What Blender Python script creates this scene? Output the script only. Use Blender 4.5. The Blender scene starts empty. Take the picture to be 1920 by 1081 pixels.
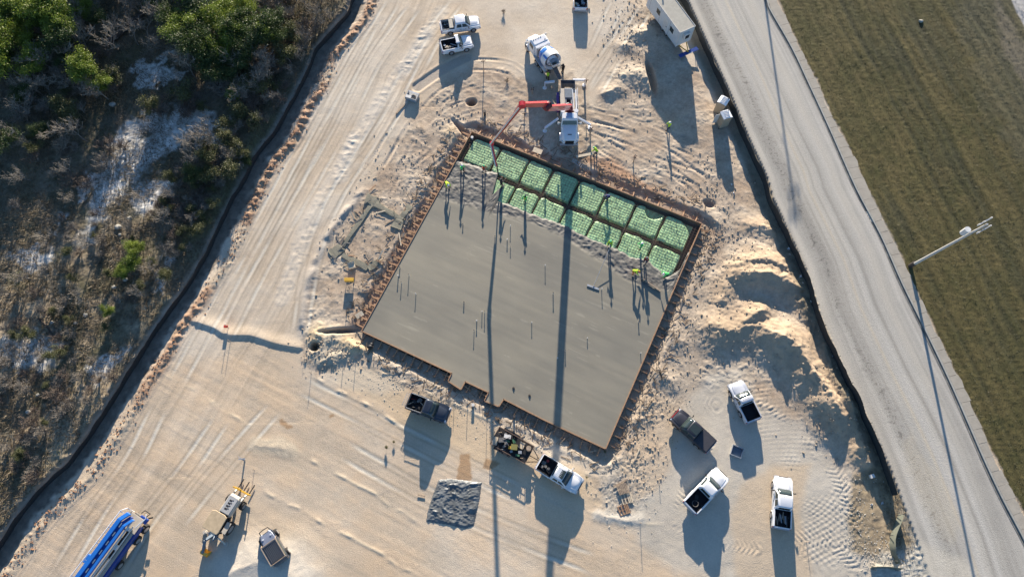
import bpy, bmesh, math, random
import numpy as np
from mathutils import Vector, Matrix, Euler
R = math.radians
random.seed(7)
rng = np.random.RandomState(11)
SC = bpy.context.scene
COL = SC.collection

# ---------------------------------------------------------------- camera, sky, sun, exposure
TILT = 20.0; FPX = 1300.0; H0 = 78.0
cam_d = bpy.data.cameras.new('camera'); cam = bpy.data.objects.new('camera', cam_d); COL.objects.link(cam)
cam.location = (0, 0, H0); cam.rotation_euler = (R(TILT), 0, 0)
cam_d.sensor_width = 36.0; cam_d.lens = 36.0 * FPX / 1920.0
cam_d.clip_start = 0.5; cam_d.clip_end = 6000
SC.camera = cam
SUN_EL = 12.8; SUN_AZ = -0.6      # degrees off +y
w = bpy.data.worlds.new('World'); SC.world = w; w.use_nodes = True
nt = w.node_tree; bg = nt.nodes['Background']
sky = nt.nodes.new('ShaderNodeTexSky'); sky.sky_type = 'NISHITA'; sky.sun_disc = False
sky.sun_elevation = R(SUN_EL); sky.sun_rotation = R(-SUN_AZ)
sky.altitude = 200; sky.air_density = 1.0; sky.dust_density = 0.4; sky.ozone_density = 4.0
nt.links.new(sky.outputs[0], bg.inputs[0]); bg.inputs[1].default_value = 0.08
sd = bpy.data.lights.new('sun', 'SUN'); so = bpy.data.objects.new('sun', sd); COL.objects.link(so)
sd.energy = 5.0; sd.angle = R(0.5); sd.color = (1.0, 0.88, 0.73)
d = Vector((-math.sin(R(SUN_AZ)) * math.cos(R(SUN_EL)), math.cos(R(SUN_AZ)) * math.cos(R(SUN_EL)), math.sin(R(SUN_EL))))
so.rotation_euler = d.to_track_quat('Z', 'Y').to_euler(); so.location = d * 300
SC.view_settings.view_transform = 'Standard'; SC.view_settings.look = 'None'
SC.view_settings.exposure = 1.36; SC.view_settings.gamma = 1.0
SC.cycles.max_bounces = 4; SC.cycles.diffuse_bounces = 2; SC.cycles.transparent_max_bounces = 4

CT, ST = math.cos(R(TILT)), math.sin(R(TILT))
def P(px, py, z=0.0):
    """where the sight line through a photo pixel meets the level z"""
    u = px - 960.0; v = 540.5 - py
    y = v * CT + FPX * ST; zz = v * ST - FPX * CT
    s = (H0 - z) / (-zz)
    return (u * s, y * s)
def PV(px, py, z=0.0):
    a = P(px, py, z); return Vector((a[0], a[1], z))
def PL(pts, z=0.0): return [P(a, b, z) for a, b in pts]

# ---------------------------------------------------------------- numpy noise
_T = rng.rand(16, 256, 256).astype(np.float32)
def noise(x, y, seed=0):
    T = _T[seed % 16]; o = 37.3 * seed
    x = x + o; y = y + o * 1.7
    xi = np.floor(x); yi = np.floor(y); fx = (x - xi).astype(np.float32); fy = (y - yi).astype(np.float32)
    xi = xi.astype(np.int64) & 255; yi = yi.astype(np.int64) & 255
    x1 = (xi + 1) & 255; y1 = (yi + 1) & 255
    fx = fx * fx * (3 - 2 * fx); fy = fy * fy * (3 - 2 * fy)
    a = T[yi, xi] * (1 - fx) + T[yi, x1] * fx
    b = T[y1, xi] * (1 - fx) + T[y1, x1] * fx
    return (a * (1 - fy) + b * fy) * 2 - 1
def fbm(x, y, seed=0, oct=4, gain=0.5):
    s = 0; a = 1; n = 0
    for k in range(oct):
        s = s + a * noise(x * (2.03 ** k), y * (2.03 ** k), seed + k); n += a; a *= gain
    return s / n
def ridged(x, y, seed=0, oct=3):
    s = 0; a = 1; n = 0
    for k in range(oct):
        s = s + a * (1 - 2 * np.abs(noise(x * 2.1 ** k, y * 2.1 ** k, seed + k))); n += a; a *= .5
    return s / n
def sstep(a, b, x):
    t = np.clip((x - a) / (b - a), 0, 1); return t * t * (3 - 2 * t)

# ---------------------------------------------------------------- material helper
MATS = {}
def mat(name, col, rough=0.8, metal=0.0, noise_scale=None, noise_amt=0.15, bump=0.0, spec=0.5, coat=0.0, bscale=None, alpha=None, emit=None):
    if name in MATS: return MATS[name]
    m = bpy.data.materials.new(name); m.use_nodes = True
    n = m.node_tree; b = n.nodes['Principled BSDF']
    b.inputs['Base Color'].default_value = (*col, 1); b.inputs['Roughness'].default_value = rough
    b.inputs['Metallic'].default_value = metal; b.inputs['Specular IOR Level'].default_value = spec
    if coat: b.inputs['Coat Weight'].default_value = coat; b.inputs['Coat Roughness'].default_value = 0.08
    ns = noise_scale or 3.0
    tc = n.nodes.new('ShaderNodeTexCoord'); tx = n.nodes.new('ShaderNodeTexNoise')
    tx.inputs['Scale'].default_value = ns; tx.inputs['Detail'].default_value = 5
    n.links.new(tc.outputs['Object'], tx.inputs['Vector'])
    mr = n.nodes.new('ShaderNodeMapRange'); mr.inputs[1].default_value = 0.25; mr.inputs[2].default_value = 0.75
    mr.inputs[3].default_value = 1 - noise_amt; mr.inputs[4].default_value = 1 + noise_amt
    n.links.new(tx.outputs['Fac'], mr.inputs[0])
    mx = n.nodes.new('ShaderNodeMix'); mx.data_type = 'RGBA'; mx.blend_type = 'MULTIPLY'; mx.inputs[0].default_value = 1
    mx.inputs[6].default_value = (*col, 1); n.links.new(mr.outputs[0], mx.inputs[7])
    n.links.new(mx.outputs[2], b.inputs['Base Color'])
    if bump:
        bp = n.nodes.new('ShaderNodeBump'); bp.inputs['Strength'].default_value = 1.0; bp.inputs['Distance'].default_value = bump
        t2 = n.nodes.new('ShaderNodeTexNoise'); t2.inputs['Scale'].default_value = bscale or ns * 4; t2.inputs['Detail'].default_value = 6
        n.links.new(tc.outputs['Object'], t2.inputs['Vector']); n.links.new(t2.outputs['Fac'], bp.inputs['Height'])
        n.links.new(bp.outputs[0], b.inputs['Normal'])
    MATS[name] = m
    return m
def vcol_mat(name, attr='Col', rough=0.9, fine=18.0, famt=0.16, bump=0.02, spec=0.3):
    m = bpy.data.materials.new(name); m.use_nodes = True
    n = m.node_tree; b = n.nodes['Principled BSDF']
    b.inputs['Roughness'].default_value = rough; b.inputs['Specular IOR Level'].default_value = spec
    at = n.nodes.new('ShaderNodeAttribute'); at.attribute_name = attr
    g = n.nodes.new('ShaderNodeNewGeometry')
    t1 = n.nodes.new('ShaderNodeTexNoise'); t1.inputs['Scale'].default_value = fine * .25; t1.inputs['Detail'].default_value = 8; t1.inputs['Roughness'].default_value = .75
    n.links.new(g.outputs['Position'], t1.inputs['Vector'])
    mr = n.nodes.new('ShaderNodeMapRange'); mr.inputs[1].default_value = 0.3; mr.inputs[2].default_value = 0.7
    mr.inputs[3].default_value = 1 - famt; mr.inputs[4].default_value = 1 + famt
    n.links.new(t1.outputs['Fac'], mr.inputs[0])
    mx = n.nodes.new('ShaderNodeMix'); mx.data_type = 'RGBA'; mx.blend_type = 'MULTIPLY'; mx.inputs[0].default_value = 1
    n.links.new(at.outputs['Color'], mx.inputs[6]); n.links.new(mr.outputs[0], mx.inputs[7])
    n.links.new(mx.outputs[2], b.inputs['Base Color'])
    t2 = n.nodes.new('ShaderNodeTexNoise'); t2.inputs['Scale'].default_value = fine * .5; t2.inputs['Detail'].default_value = 6
    n.links.new(g.outputs['Position'], t2.inputs['Vector'])
    bp = n.nodes.new('ShaderNodeBump'); bp.inputs['Strength'].default_value = 1; bp.inputs['Distance'].default_value = bump
    n.links.new(t2.outputs['Fac'], bp.inputs['Height']); n.links.new(bp.outputs[0], b.inputs['Normal'])
    return m
def shell_grid(name, X, Y, Z, C, m, smooth=True, kind=None):
    """a height sheet as one mesh with a colour attribute"""
    ny, nx = X.shape
    me = bpy.data.meshes.new(name)
    co = np.empty((ny * nx, 3), np.float32); co[:, 0] = X.ravel(); co[:, 1] = Y.ravel(); co[:, 2] = Z.ravel()
    idx = np.arange(ny * nx, dtype=np.int32).reshape(ny, nx)
    f = np.stack([idx[:-1, :-1], idx[:-1, 1:], idx[1:, 1:], idx[1:, :-1]], -1).reshape(-1, 4)
    me.vertices.add(ny * nx); me.vertices.foreach_set('co', co.ravel())
    me.loops.add(f.size); me.loops.foreach_set('vertex_index', f.ravel())
    me.polygons.add(len(f)); me.polygons.foreach_set('loop_start', np.arange(0, f.size, 4, dtype=np.int32))
    me.polygons.foreach_set('loop_total', np.full(len(f), 4, np.int32))
    me.polygons.foreach_set('use_smooth', np.full(len(f), smooth))
    me.update()
    a = me.attributes.new('Col', 'FLOAT_COLOR', 'POINT')
    cc = np.ones((ny * nx, 4), np.float32); cc[:, :3] = C.reshape(-1, 3); a.data.foreach_set('color', cc.ravel())
    me.materials.append(m)
    o = bpy.data.objects.new(name, me); COL.objects.link(o)
    if kind: o['kind'] = kind
    return o
# ================================================================ GROUND
XF = np.arange(-79, 79.01, 0.125); YF = np.arange(-8, 79.01, 0.125)
def ext(a, far):
    lo = a[0] - np.array([far, 1400, 600, 250, 100, 40, 16, 8, 4, 2, 1, .5]); hi = a[-1] + np.array([.5, 1, 2, 4, 8, 16, 40, 100, 250, 600, 1400, far])
    return np.concatenate([lo, a, hi])
GX = ext(XF, 3000); GY = ext(YF, 3000)
X, Y = np.meshgrid(GX, GY)
X = X.astype(np.float64); Y = Y.astype(np.float64)
HT = np.zeros(X.shape, np.float32)
def win(pts, r):
    xs = [p[0] for p in pts]; ys = [p[1] for p in pts]
    i0, i1 = np.searchsorted(GX, [min(xs) - r, max(xs) + r]); j0, j1 = np.searchsorted(GY, [min(ys) - r, max(ys) + r])
    return (slice(max(j0 - 1, 0), j1 + 1), slice(max(i0 - 1, 0), i1 + 1))
def dline(pts, x, y):
    """(distance, signed distance (left +), arc length) to a polyline"""
    best = np.full(x.shape, 1e9); sg = np.zeros(x.shape); ss = np.zeros(x.shape); L = 0
    for (ax, ay), (bx, by) in zip(pts[:-1], pts[1:]):
        dx, dy = bx - ax, by - ay; l = math.hypot(dx, dy)
        if l < 1e-6: continue
        t = np.clip(((x - ax) * dx + (y - ay) * dy) / (l * l), 0, 1)
        d2 = np.hypot(x - ax - t * dx, y - ay - t * dy)
        m = d2 < best
        best = np.where(m, d2, best)
        sg = np.where(m, np.sign((x - ax) * -dy + (y - ay) * dx), sg); ss = np.where(m, L + t * l, ss)
        L += l
    return best, best * sg, ss
def inpoly(pts, x, y):
    c = np.zeros(x.shape, bool)
    for (ax, ay), (bx, by) in zip(pts, pts[1:] + pts[:1]):
        if ay == by: continue
        m = ((ay > y) != (by > y)) & (x < (bx - ax) * (y - ay) / (by - ay) + ax)
        c ^= m
    return c
def pmask(pix, soft=0.3, warp=0.0, z=0.0, wscale=0.5, seed=3):
    """soft mask of a ground area whose outline is read off the photo; returns window and values"""
    pts = PL(pix, z); w_ = win(pts, soft * 2 + warp * 2 + .5); x = X[w_]; y = Y[w_]
    if warp:
        x2 = x + warp * fbm(x * wscale, y * wscale, seed); y2 = y + warp * fbm(x * wscale, y * wscale, seed + 5)
    else: x2, y2 = x, y
    d_, _, _ = dline(pts + pts[:1], x2, y2)
    ins = inpoly(pts, x2, y2)
    sd_ = np.where(ins, d_, -d_)
    return w_, sstep(-soft, soft, sd_).astype(np.float32)
def smooth_line(pts, n=6):
    out = []
    p = [pts[0]] + list(pts) + [pts[-1]]
    for i in range(1, len(p) - 2):
        for k in range(n):
            t = k / n; a, b, c, e = [np.array(q, float) for q in p[i - 1:i + 3]]
            out.append(tuple(0.5 * ((2 * b) + (-a + c) * t + (2 * a - 5 * b + 4 * c - e) * t * t + (-a + 3 * b - 3 * c + e) * t ** 3)))
    out.append(tuple(pts[-1])); return out

fenceL_px = [(700, -90), (676, -40), (657, 0), (650, 20), (613, 63), (590, 90), (573, 133), (555, 167), (530, 213), (510, 247), (480, 283), (456, 330), (433, 367), (407, 420), (377, 483), (333, 553), (293, 607), (253, 670), (220, 723), (187, 777), (157, 820), (125, 865), (100, 887), (67, 920), (33, 960), (0, 1010), (-50, 1080), (-90, 1140)]
curbL_px = [(1235, -90), (1293, 5), (1327, 80), (1367, 167), (1403, 253), (1440, 333), (1450, 370), (1483, 440), (1512, 503), (1540, 593), (1567, 653), (1597, 720), (1633, 793), (1670, 877), (1692, 937), (1727, 1030), (1745, 1090), (1770, 1160)]
curbR_px = [(1405, -60), (1433, 0), (1440, 20), (1480, 90), (1513, 160), (1553, 247), (1600, 353), (1647, 443), (1687, 533), (1730, 620), (1773, 710), (1807, 787), (1840, 863), (1873, 933), (1917, 1017), (1955, 1100), (1975, 1140)]
walkR_px = [(1428, -60), (1457, 0), (1493, 80), (1530, 150), (1560, 220), (1600, 293), (1627, 357), (1667, 437), (1700, 507), (1733, 577), (1757, 627), (1800, 717), (1840, 803), (1883, 897), (1917, 960), (1965, 1060), (2000, 1130)]
FL = PL(fenceL_px); CL = PL(curbL_px); CR = PL(curbR_px); WR = PL(walkR_px)
extend = lambda L: [(L[0][0] + (L[0][0] - L[1][0]) * 60, L[0][1] + (L[0][1] - L[1][1]) * 60)] + L + [(L[-1][0] + (L[-1][0] - L[-2][0]) * 60, L[-1][1] + (L[-1][1] - L[-2][1]) * 60)]
FLx = extend(FL); CLx = extend(CL); CRx = extend(CR); WRx = extend(WR)
_, dF, sF = dline(FLx, X, Y)      # + = east of the fence? (lines run top to bottom: left of travel is east)
_, dC, sC = dline(CLx, X, Y)
_, dR, sR = dline(CRx, X, Y)
_, dW, sW = dline(WRx, X, Y)

f32 = np.float32
def col(r, g, b): return np.array([r, g, b], f32)
def blend(C, w_, m, c):
    C[w_] = C[w_] * (1 - m[..., None]) + (c if isinstance(c, np.ndarray) and c.ndim == 3 else np.asarray(c, f32)) * m[..., None]

# ---- common noises
n1 = fbm(X * .12, Y * .12, 1, 4); n2 = fbm(X * .5, Y * .5, 2, 4); n3 = fbm(X * 2.0, Y * 2.0, 3, 3); n4 = fbm(X * 6.0, Y * 6.0, 6, 2)
# ---- base: sandy cream site
sand = col(.545, .44, .32); sand_l = col(.63, .545, .43); sand_o = col(.57, .40, .24); grey = col(.45, .415, .35)
C = np.empty(X.shape + (3,), f32)
t = np.clip(.5 + 1.1 * n1 + .5 * n2, 0, 1)[..., None]
C[:] = sand * (1 - t) + sand_l * t
n5 = noise(X * 3.9, Y * 3.9, 12); n6 = noise(X * 2.4 + n3, Y * 2.4, 13)
HT += .05 * n1 + .014 * n2 + .006 * n3 + .0035 * n4 + .004 * n5
# ---- haul road streaks, running with the fence
a = noise(dF * 1.3, sF * .05, 4) * .5 + noise(dF * 3.7, sF * .10, 5) * .35 + noise(dF * 8, sF * .22, 6) * .25
road_m = sstep(1.5, 3.0, dF) * sstep(15.5, 12.5, dF + 1.5 * n1)
C *= (1 + (.32 * a * road_m + .05 * n3 + .05 * n4))[..., None].astype(f32)
HT += (.013 * a * road_m).astype(f32)
C = C * (1 - .35 * road_m[..., None] * np.clip(n1 * 1.5 + .3, 0, 1)[..., None]) + sand_l * .35 * road_m[..., None] * np.clip(n1 * 1.5 + .3, 0, 1)[..., None]

# ---- lower plain, streaks run down to the right
def rot(px0, px1):
    p, q = P(*px0), P(*px1); an = math.atan2(q[1] - p[1], q[0] - p[0]); return math.cos(an), math.sin(an)
c_, s_ = rot((500, 830), (800, 990)); AL = X * c_ + Y * s_; AC = -X * s_ + Y * c_
w_, m = pmask([(290, 690), (560, 650), (690, 660), (1000, 900), (1260, 960), (1330, 1110), (-60, 1160), (150, 900)], 1.5, 1.5)
st = noise(AC[w_] * 1.1, AL[w_] * .05, 7) * .5 + noise(AC[w_] * 3, AL[w_] * .1, 8) * .35 + noise(AC[w_] * 7, AL[w_] * .2, 9) * .25
HT[w_] += .013 * st * m; C[w_] *= (1 + .18 * st * m)[..., None].astype(f32)
tt = np.clip(.45 + .9 * n2[w_] + .5 * st, 0, 1) * m * .55
blend(C, w_, tt.astype(f32), sand_o * 1.12)
# warm area under the south edge of the slab
w_, m = pmask([(600, 670), (700, 690), (860, 760), (1000, 850), (1130, 900), (1140, 960), (1000, 900), (900, 870), (760, 800), (650, 730)], .8, .8)
blend(C, w_, m * .7, col(.60, .455, .29))
w_, m = pmask([(640, 670), (760, 730), (700, 740), (620, 720)], .6, .6); blend(C, w_, m * .6, col(.63, .54, .41))
# ---- disturbed soil around the slab
dist_px = [(900, 120), (1000, 150), (1060, 130), (1110, 200), (1190, 60), (1200, -60), (1235, -60), (1280, 80), (1340, 200), (1420, 340), (1500, 480), (1560, 640), (1620, 800), (1650, 880), (1600, 900), (1540, 860), (1400, 740), (1250, 700), (1230, 830), (1170, 960), (1120, 930), (1120, 870), (870, 760), (660, 680), (600, 700), (575, 650), (575, 560), (620, 420), (700, 340), (780, 220), (830, 150)]
w_, m = pmask(dist_px, .8, 1.6)
rg = ridged(X[w_] * .45, Y[w_] * .45, 2, 4); rg2 = ridged(X[w_] * 1.3 + n2[w_], Y[w_] * 1.3, 5, 3)
cs, sn = rot((1090, 260), (1330, 420)); al = X[w_] * cs + Y[w_] * sn; ac = -X[w_] * sn + Y[w_] * cs
sw = ridged(ac * .9 + .8 * n2[w_], al * .14, 7, 3)
HT[w_] += m * (.06 * rg + .05 * rg2 * (.5 + n2[w_]) + .03 * sw + (.016 * n4[w_] + .02 * n5[w_]) * np.clip(.6 + 2 * n2[w_], 0, 1.6) - .02)
dc = col(.36, .27, .19) * (1 - np.clip(.5 + n2[w_], 0, 1)[..., None]) + col(.45, .375, .285) * np.clip(.5 + n2[w_], 0, 1)[..., None]
dc = dc * (1 + .16 * rg2 + .12 * n3[w_] + .22 * n4[w_] + .1 * sw)[..., None]
blend(C, w_, m * .92, dc.astype(f32))
# reddish soil next to the forms
for pg in ([(1085, 285), (1140, 300), (1320, 410), (1345, 440), (1300, 405), (1120, 330)], [(655, 610), (690, 545), (860, 280), (890, 250), (840, 350), (735, 540), (690, 620)], [(885, 235), (960, 255), (1010, 290), (960, 280)]):
    w_, m = pmask(pg, .6, .6); blend(C, w_, m * .8, (col(.40, .23, .135) * (1 + .3 * n3[w_])[..., None]).astype(f32))
# gravel backfill south and east of the forms
for pg, cc in (([(700, 640), (860, 720), (1020, 800), (1140, 850), (1120, 880), (980, 810), (840, 745), (700, 680)], col(.47, .40, .31)), ([(1240, 560), (1330, 480), (1330, 700), (1260, 780), (1170, 830), (1150, 850), (1190, 740)], col(.42, .345, .26)),
               ([(1110, 860), (1190, 850), (1230, 930), (1200, 980), (1140, 970), (1125, 900)], col(.46, .41, .33))):
    w_, m = pmask(pg, .4, .5); k = np.clip(n4[w_] * 2.2, -1, 1)
    HT[w_] += m * .02 * k; blend(C, w_, m * .8, (cc * (1 + .2 * k)[..., None]).astype(f32))
# ---- compacted grey turning pad, lower right, with cleat pattern
pad_px = [(1330, 700), (1385, 690), (1430, 760), (1500, 790), (1560, 850), (1600, 960), (1640, 1100), (1560, 1130), (1420, 1110), (1250, 1060), (1180, 990), (1215, 900), (1270, 820), (1290, 740)]
w_, m = pmask(pad_px, .8, .8)
blend(C, w_, m * .75, (col(.50, .46, .385) * (1 + .13 * n2[w_] + .07 * n3[w_])[..., None]).astype(f32))
path = smooth_line(PL([(1360, 700), (1470, 800), (1530, 880), (1560, 960), (1560, 1060)]))
w2 = win(path, 5); dd, sg, ss = dline(path, X[w2], Y[w2])
cle = np.sin(ss * 2 * math.pi / .62 + np.floor(sg / .42) * math.pi) * (.5 + .5 * np.sin(sg * 2 * math.pi / .42))
mm = sstep(4.0, 2.0, np.abs(sg)) * np.clip(.35 + 2.0 * fbm(X[w2] * .4, Y[w2] * .4, 9, 3), 0, 1)
HT[w2] += (.035 * cle * mm).astype(f32)
for pth, wd in (([(1420, 740), (1500, 800), (1560, 870), (1610, 990)], 1.1), ([(1330, 830), (1290, 900), (1270, 980)], .8), ([(1230, 950), (1300, 1000), (1420, 1030)], .8), ([(1340, 760), (1280, 760), (1210, 740)], 1.2), ([(1480, 1020), (1560, 1010), (1610, 1060)], 1.5)):
    path = smooth_line(PL(pth)); w2 = win(path, wd + 1); dd, sg, ss = dline(path, X[w2], Y[w2])
    cle = np.sin(ss * 2 * math.pi / .5 + np.abs(sg) * 7) * np.clip(.4 + 2 * fbm(X[w2] * .5, Y[w2] * .5, 7, 3), 0, 1)
    HT[w2] += (.03 * cle * sstep(wd, wd * .6, dd)).astype(f32)
sandy = [(1440, 880), (1520, 870), (1500, 960), (1530, 1100), (1380, 1100), (1370, 960), (1400, 900)]
w_, m = pmask(sandy, .6, .6); blend(C, w_, m * .6, col(.57, .43, .28))
w_, m = pmask([(1200, 720), (1270, 760), (1260, 880), (1200, 940), (1160, 880), (1190, 800)], .6, .8); blend(C, w_, m * .7, col(.54, .42, .29))
HT[w_] += m * .02 * n4[w_]

# ---- explicit wheel ruts (pairs)
def ruts(pix, depth=.05, gauge=1.8, wd=.22, tint=None, sg_only=False, berm=.5):
    path = smooth_line(PL(pix), 5); w2 = win(path, 2.5); dd, sg, ss = dline(path, X[w2], Y[w2])
    for off in ((0,) if sg_only else (-gauge / 2, gauge / 2)):
        q = (sg - off) / wd + .25 * noise(ss * .6, ss * 0 + off, 4)
        endf = sstep(0, 2.5, ss) * sstep(ss.max() + .01, ss.max() - 2.5, ss)
        g = np.exp(-q * q) * endf * np.clip(.75 + 1.3 * noise(ss * .35, ss * 0 + off * 3, 9), .1, 1.2); b = (np.exp(-((q - 1.6) / .6) ** 2) + np.exp(-((q + 1.6) / .6) ** 2)) * endf
        tr = 1 + .35 * np.sin(ss * 2 * math.pi / .35)
        HT[w2] += (-depth * g * tr + depth * berm * b * (.7 + .6 * noise(ss * 1.5, sg, 3))).astype(f32)
        if tint is not None: C[w2] = (C[w2] * (1 - .85 * g[..., None]) + np.asarray(tint, f32) * .85 * g[..., None]) .astype(f32) * (1 - .2 * b[..., None]).astype(f32)
lt = (.66, .60, .49)
for pth in ([(780, 10), (700, 120), (640, 240), (560, 380), (480, 520), (420, 640)], [(860, 0), (790, 90), (720, 220), (640, 350), (590, 440)], [(740, 0), (660, 130), (600, 250), (520, 400), (440, 540)],
            [(820, 60), (760, 170), (700, 270), (640, 350), (590, 470), (560, 640)], [(1190, 30), (1150, 90), (1090, 170)], [(1215, 10), (1170, 80), (1110, 180)], [(1160, 0), (1110, 110)],
            [(700, 40), (640, 150), (560, 290), (480, 440), (400, 590), (330, 720)], [(300, 760), (250, 860), (180, 960), (110, 1080)], [(420, 780), (350, 880), (270, 980), (210, 1080)], [(520, 760), (430, 860), (330, 980)],
            [(640, 840), (800, 930), (960, 1000), (1120, 1060)], [(560, 720), (700, 790), (820, 850), (980, 930)]):
    ruts(pth, .016, tint=lt, wd=.2)
for pth in ([(720, 340), (770, 250), (830, 180), (890, 150), (960, 150)], [(740, 380), (790, 270), (850, 210), (930, 190)], [(700, 320), (760, 220), (800, 170)],
            [(1100, 250), (1160, 290), (1240, 330), (1330, 400)], [(1090, 230), (1180, 260), (1260, 300), (1350, 380), (1400, 470)], [(1110, 300), (1180, 330), (1260, 370)], [(1080, 210), (1200, 240), (1320, 290)],
            [(1330, 360), (1300, 330), (1200, 300)], [(1340, 470), (1350, 560), (1340, 640), (1320, 700)], [(860, 120), (960, 130), (1000, 190)], [(770, 330), (840, 270), (880, 200)]):
    ruts(pth, .05, wd=.22)
# cream graded lines on the lower plain
for pth, h_ in (([(480, 822), (530, 828), (560, 850), (640, 895), (700, 925), (790, 985)], .10), ([(490, 915), (560, 955), (620, 990), (700, 1030), (790, 1085)], .10), ([(585, 700), (650, 742), (700, 765), (750, 800), (850, 850)], .13),
                ([(300, 695), (360, 730), (420, 770), (470, 800)], .05), ([(1000, 895), (1060, 940), (1150, 975), (1250, 985)], .06), ([(700, 690), (820, 745), (930, 795), (1060, 870), (1140, 900)], .10)):
    path = smooth_line(PL(pth), 5); w2 = win(path, 2); dd, sg, ss = dline(path, X[w2], Y[w2])
    wob = .2 * noise(ss * .5, ss * 0, 5)
    en = sstep(0, 2, ss) * sstep(ss.max() + .01, ss.max() - 2, ss)
    prof = np.exp(-((sg - wob) / .17) ** 2) * en * np.clip(.55 + .9 * noise(ss * .6, ss * 0 + 4, 8) + .5 * noise(ss * 2.2, sg, 9), .05, 1)
    HT[w2] += (.75 * h_ * prof * (.75 + .5 * noise(ss * 1.3, sg * 0, 6))).astype(f32)
    C[w2] = (C[w2] * (1 - .6 * prof[..., None]) + col(.66, .56, .40) * .6 * prof[..., None]).astype(f32)
# ledge across the haul road
path = smooth_line(PL([(355, 600), (400, 615), (425, 628), (470, 630), (520, 645), (575, 655)]), 5); w2 = win(path, 3); dd, sg, ss = dline(path, X[w2], Y[w2])
en = sstep(0, 1, ss) * sstep(ss.max() + .01, ss.max() - 1, ss)
HT[w2] += (.17 * np.exp(-(np.maximum(sg, 0) / .9) ** 2 - (np.minimum(sg, 0) / .15) ** 2) * en).astype(f32)
# curved windrow along the east side of the haul road
path = smooth_line(PL([(690, 345), (650, 395), (610, 450), (585, 510), (570, 570), (565, 640)]), 5); w2 = win(path, 3); dd, sg, ss = dline(path, X[w2], Y[w2])
en = sstep(0, 2, ss) * sstep(ss.max() + .01, ss.max() - 1, ss)
HT[w2] += (en * .22 * np.exp(-(sg / .45) ** 2) * (.7 + .6 * noise(ss * 1.2, sg, 3))).astype(f32)
blend(C, w2, (en * np.exp(-(sg / .6) ** 2) * .5).astype(f32), col(.38, .36, .33))
# rocky white strip on the haul road
for pth in ([(800, 60), (740, 150), (700, 210), (660, 270), (640, 330)], [(830, 20), (760, 130)], [(660, 260), (600, 380), (560, 470), (530, 560)]):
    path = smooth_line(PL(pth), 5); w2 = win(path, 3); dd, sg, ss = dline(path, X[w2], Y[w2])
    k = sstep(1.3, .5, dd + .4 * n2[w2]); HT[w2] += (k * .035 * ridged(X[w2] * 1.2, Y[w2] * 1.2, 3, 3)).astype(f32)
    blend(C, w2, (k * .35).astype(f32), col(.66, .61, .52))

# ---- spoil ridges, mounds, pits
def ridge(pix, wd, h_, cc=None, rough=.25, seed=2, skew=1.0, cr=1.5, fine=.5):
    wd = wd * 1.2; path = smooth_line(PL(pix), 5); w2 = win(path, wd * 3.2); x, y = X[w2], Y[w2]
    x = x + .5 * n2[w2]; y = y + .5 * fbm(X[w2] * .6, Y[w2] * .6, 8, 3)
    dd, sg, ss = dline(path, x, y)
    q = np.where(sg > 0, sg * skew, sg) / wd
    g = np.maximum(0, 1 - np.abs(q) / 1.9) ** cr
    g = g * .66 * (1 + rough * ridged(x * .7, y * .7, seed, 4)) * (.8 + .4 * noise(ss * .35, ss * 0, seed)) + fine * sstep(0, .25, g) * (.05 * n4[w2] + .05 * n5[w2] + .06 * ridged(x * 1.6, y * 1.6, 5, 3)) / max(h_, .8)
    HT[w2] = np.maximum(HT[w2], HT[w2] * .4 + (h_ * g).astype(f32))
    if cc is not None:
        k = sstep(.02, .35, g) * .8
        blend(C, w2, k.astype(f32), (np.asarray(cc, f32) * (1 + .10 * n3[w2] + .08 * n2[w2])[..., None]).astype(f32))
sp = (.46, .345, .23)
ridge([(1355, 560), (1385, 500), (1430, 490), (1470, 500)], 1.5, 1.15, sp)
ridge([(1390, 515), (1440, 520), (1480, 535), (1510, 545)], 1.4, 1.5, sp, seed=4)
ridge([(1350, 620), (1400, 618), (1440, 628), (1480, 650), (1510, 690), (1545, 735), (1570, 780)], 1.9, 2.1, sp, .22, 5)
ridge([(1420, 585), (1400, 600), (1370, 615)], 1.3, 1.2, sp, seed=9)
ridge([(1490, 545), (1520, 590), (1545, 640), (1560, 700), (1590, 770), (1615, 830), (1622, 860)], 1.2, 1.1, sp, .25, 7)
ridge([(1580, 740), (1600, 790), (1615, 840)], 1.1, 1.4, sp, .3, 9)
ridge([(1400, 420), (1440, 425), (1460, 440)], 1.0, .75, (.60, .45, .30), .3, 3)
ridge([(1300, 390), (1330, 400), (1345, 420)], .8, .4, None, .4, 3)
ridge([(1170, 145), (1195, 142), (1215, 150)], 1.1, .95, (.52, .44, .33), .2, 3)
ridge([(1195, 66), (1212, 62)], .9, .8, (.50, .43, .33), .2, 4)
ridge([(1165, 85), (1180, 88)], .8, .4, None, .3, 4)
ridge([(1140, 175), (1160, 165)], .8, .45, None, .4, 6)
ridge([(845, 250), (860, 262)], 1.0, .6, (.55, .43, .28), .3, 3)
ridge([(790, 240), (800, 250)], .7, .35, None, .3, 5)
ridge([(600, 632), (640, 640), (670, 650)], 1.1, .75, (.62, .48, .29), .35, 5)
ridge([(585, 668), (610, 672), (640, 665)], .8, .5, (.50, .44, .33), .4, 7)
ridge([(625, 628), (605, 655)], .8, .5, (.52, .45, .34), .4, 8)
ridge([(440, 1068), (475, 1055), (520, 1060), (550, 1085)], 2.2, .7, (.66, .60, .50), .05, 4, fine=.08)
ridge([(480, 835), (520, 838), (545, 845)], .6, .10, (.6, .5, .36), .4, 4)
ridge([(1265, 620), (1275, 640)], .8, .55, None, .3, 3)
ridge([(1240, 700), (1262, 715)], .8, .4, None, .3, 4)
ridge([(1125, 965), (1160, 975), (1200, 975)], .5, .16, (.6, .55, .46), .4, 4)
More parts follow.
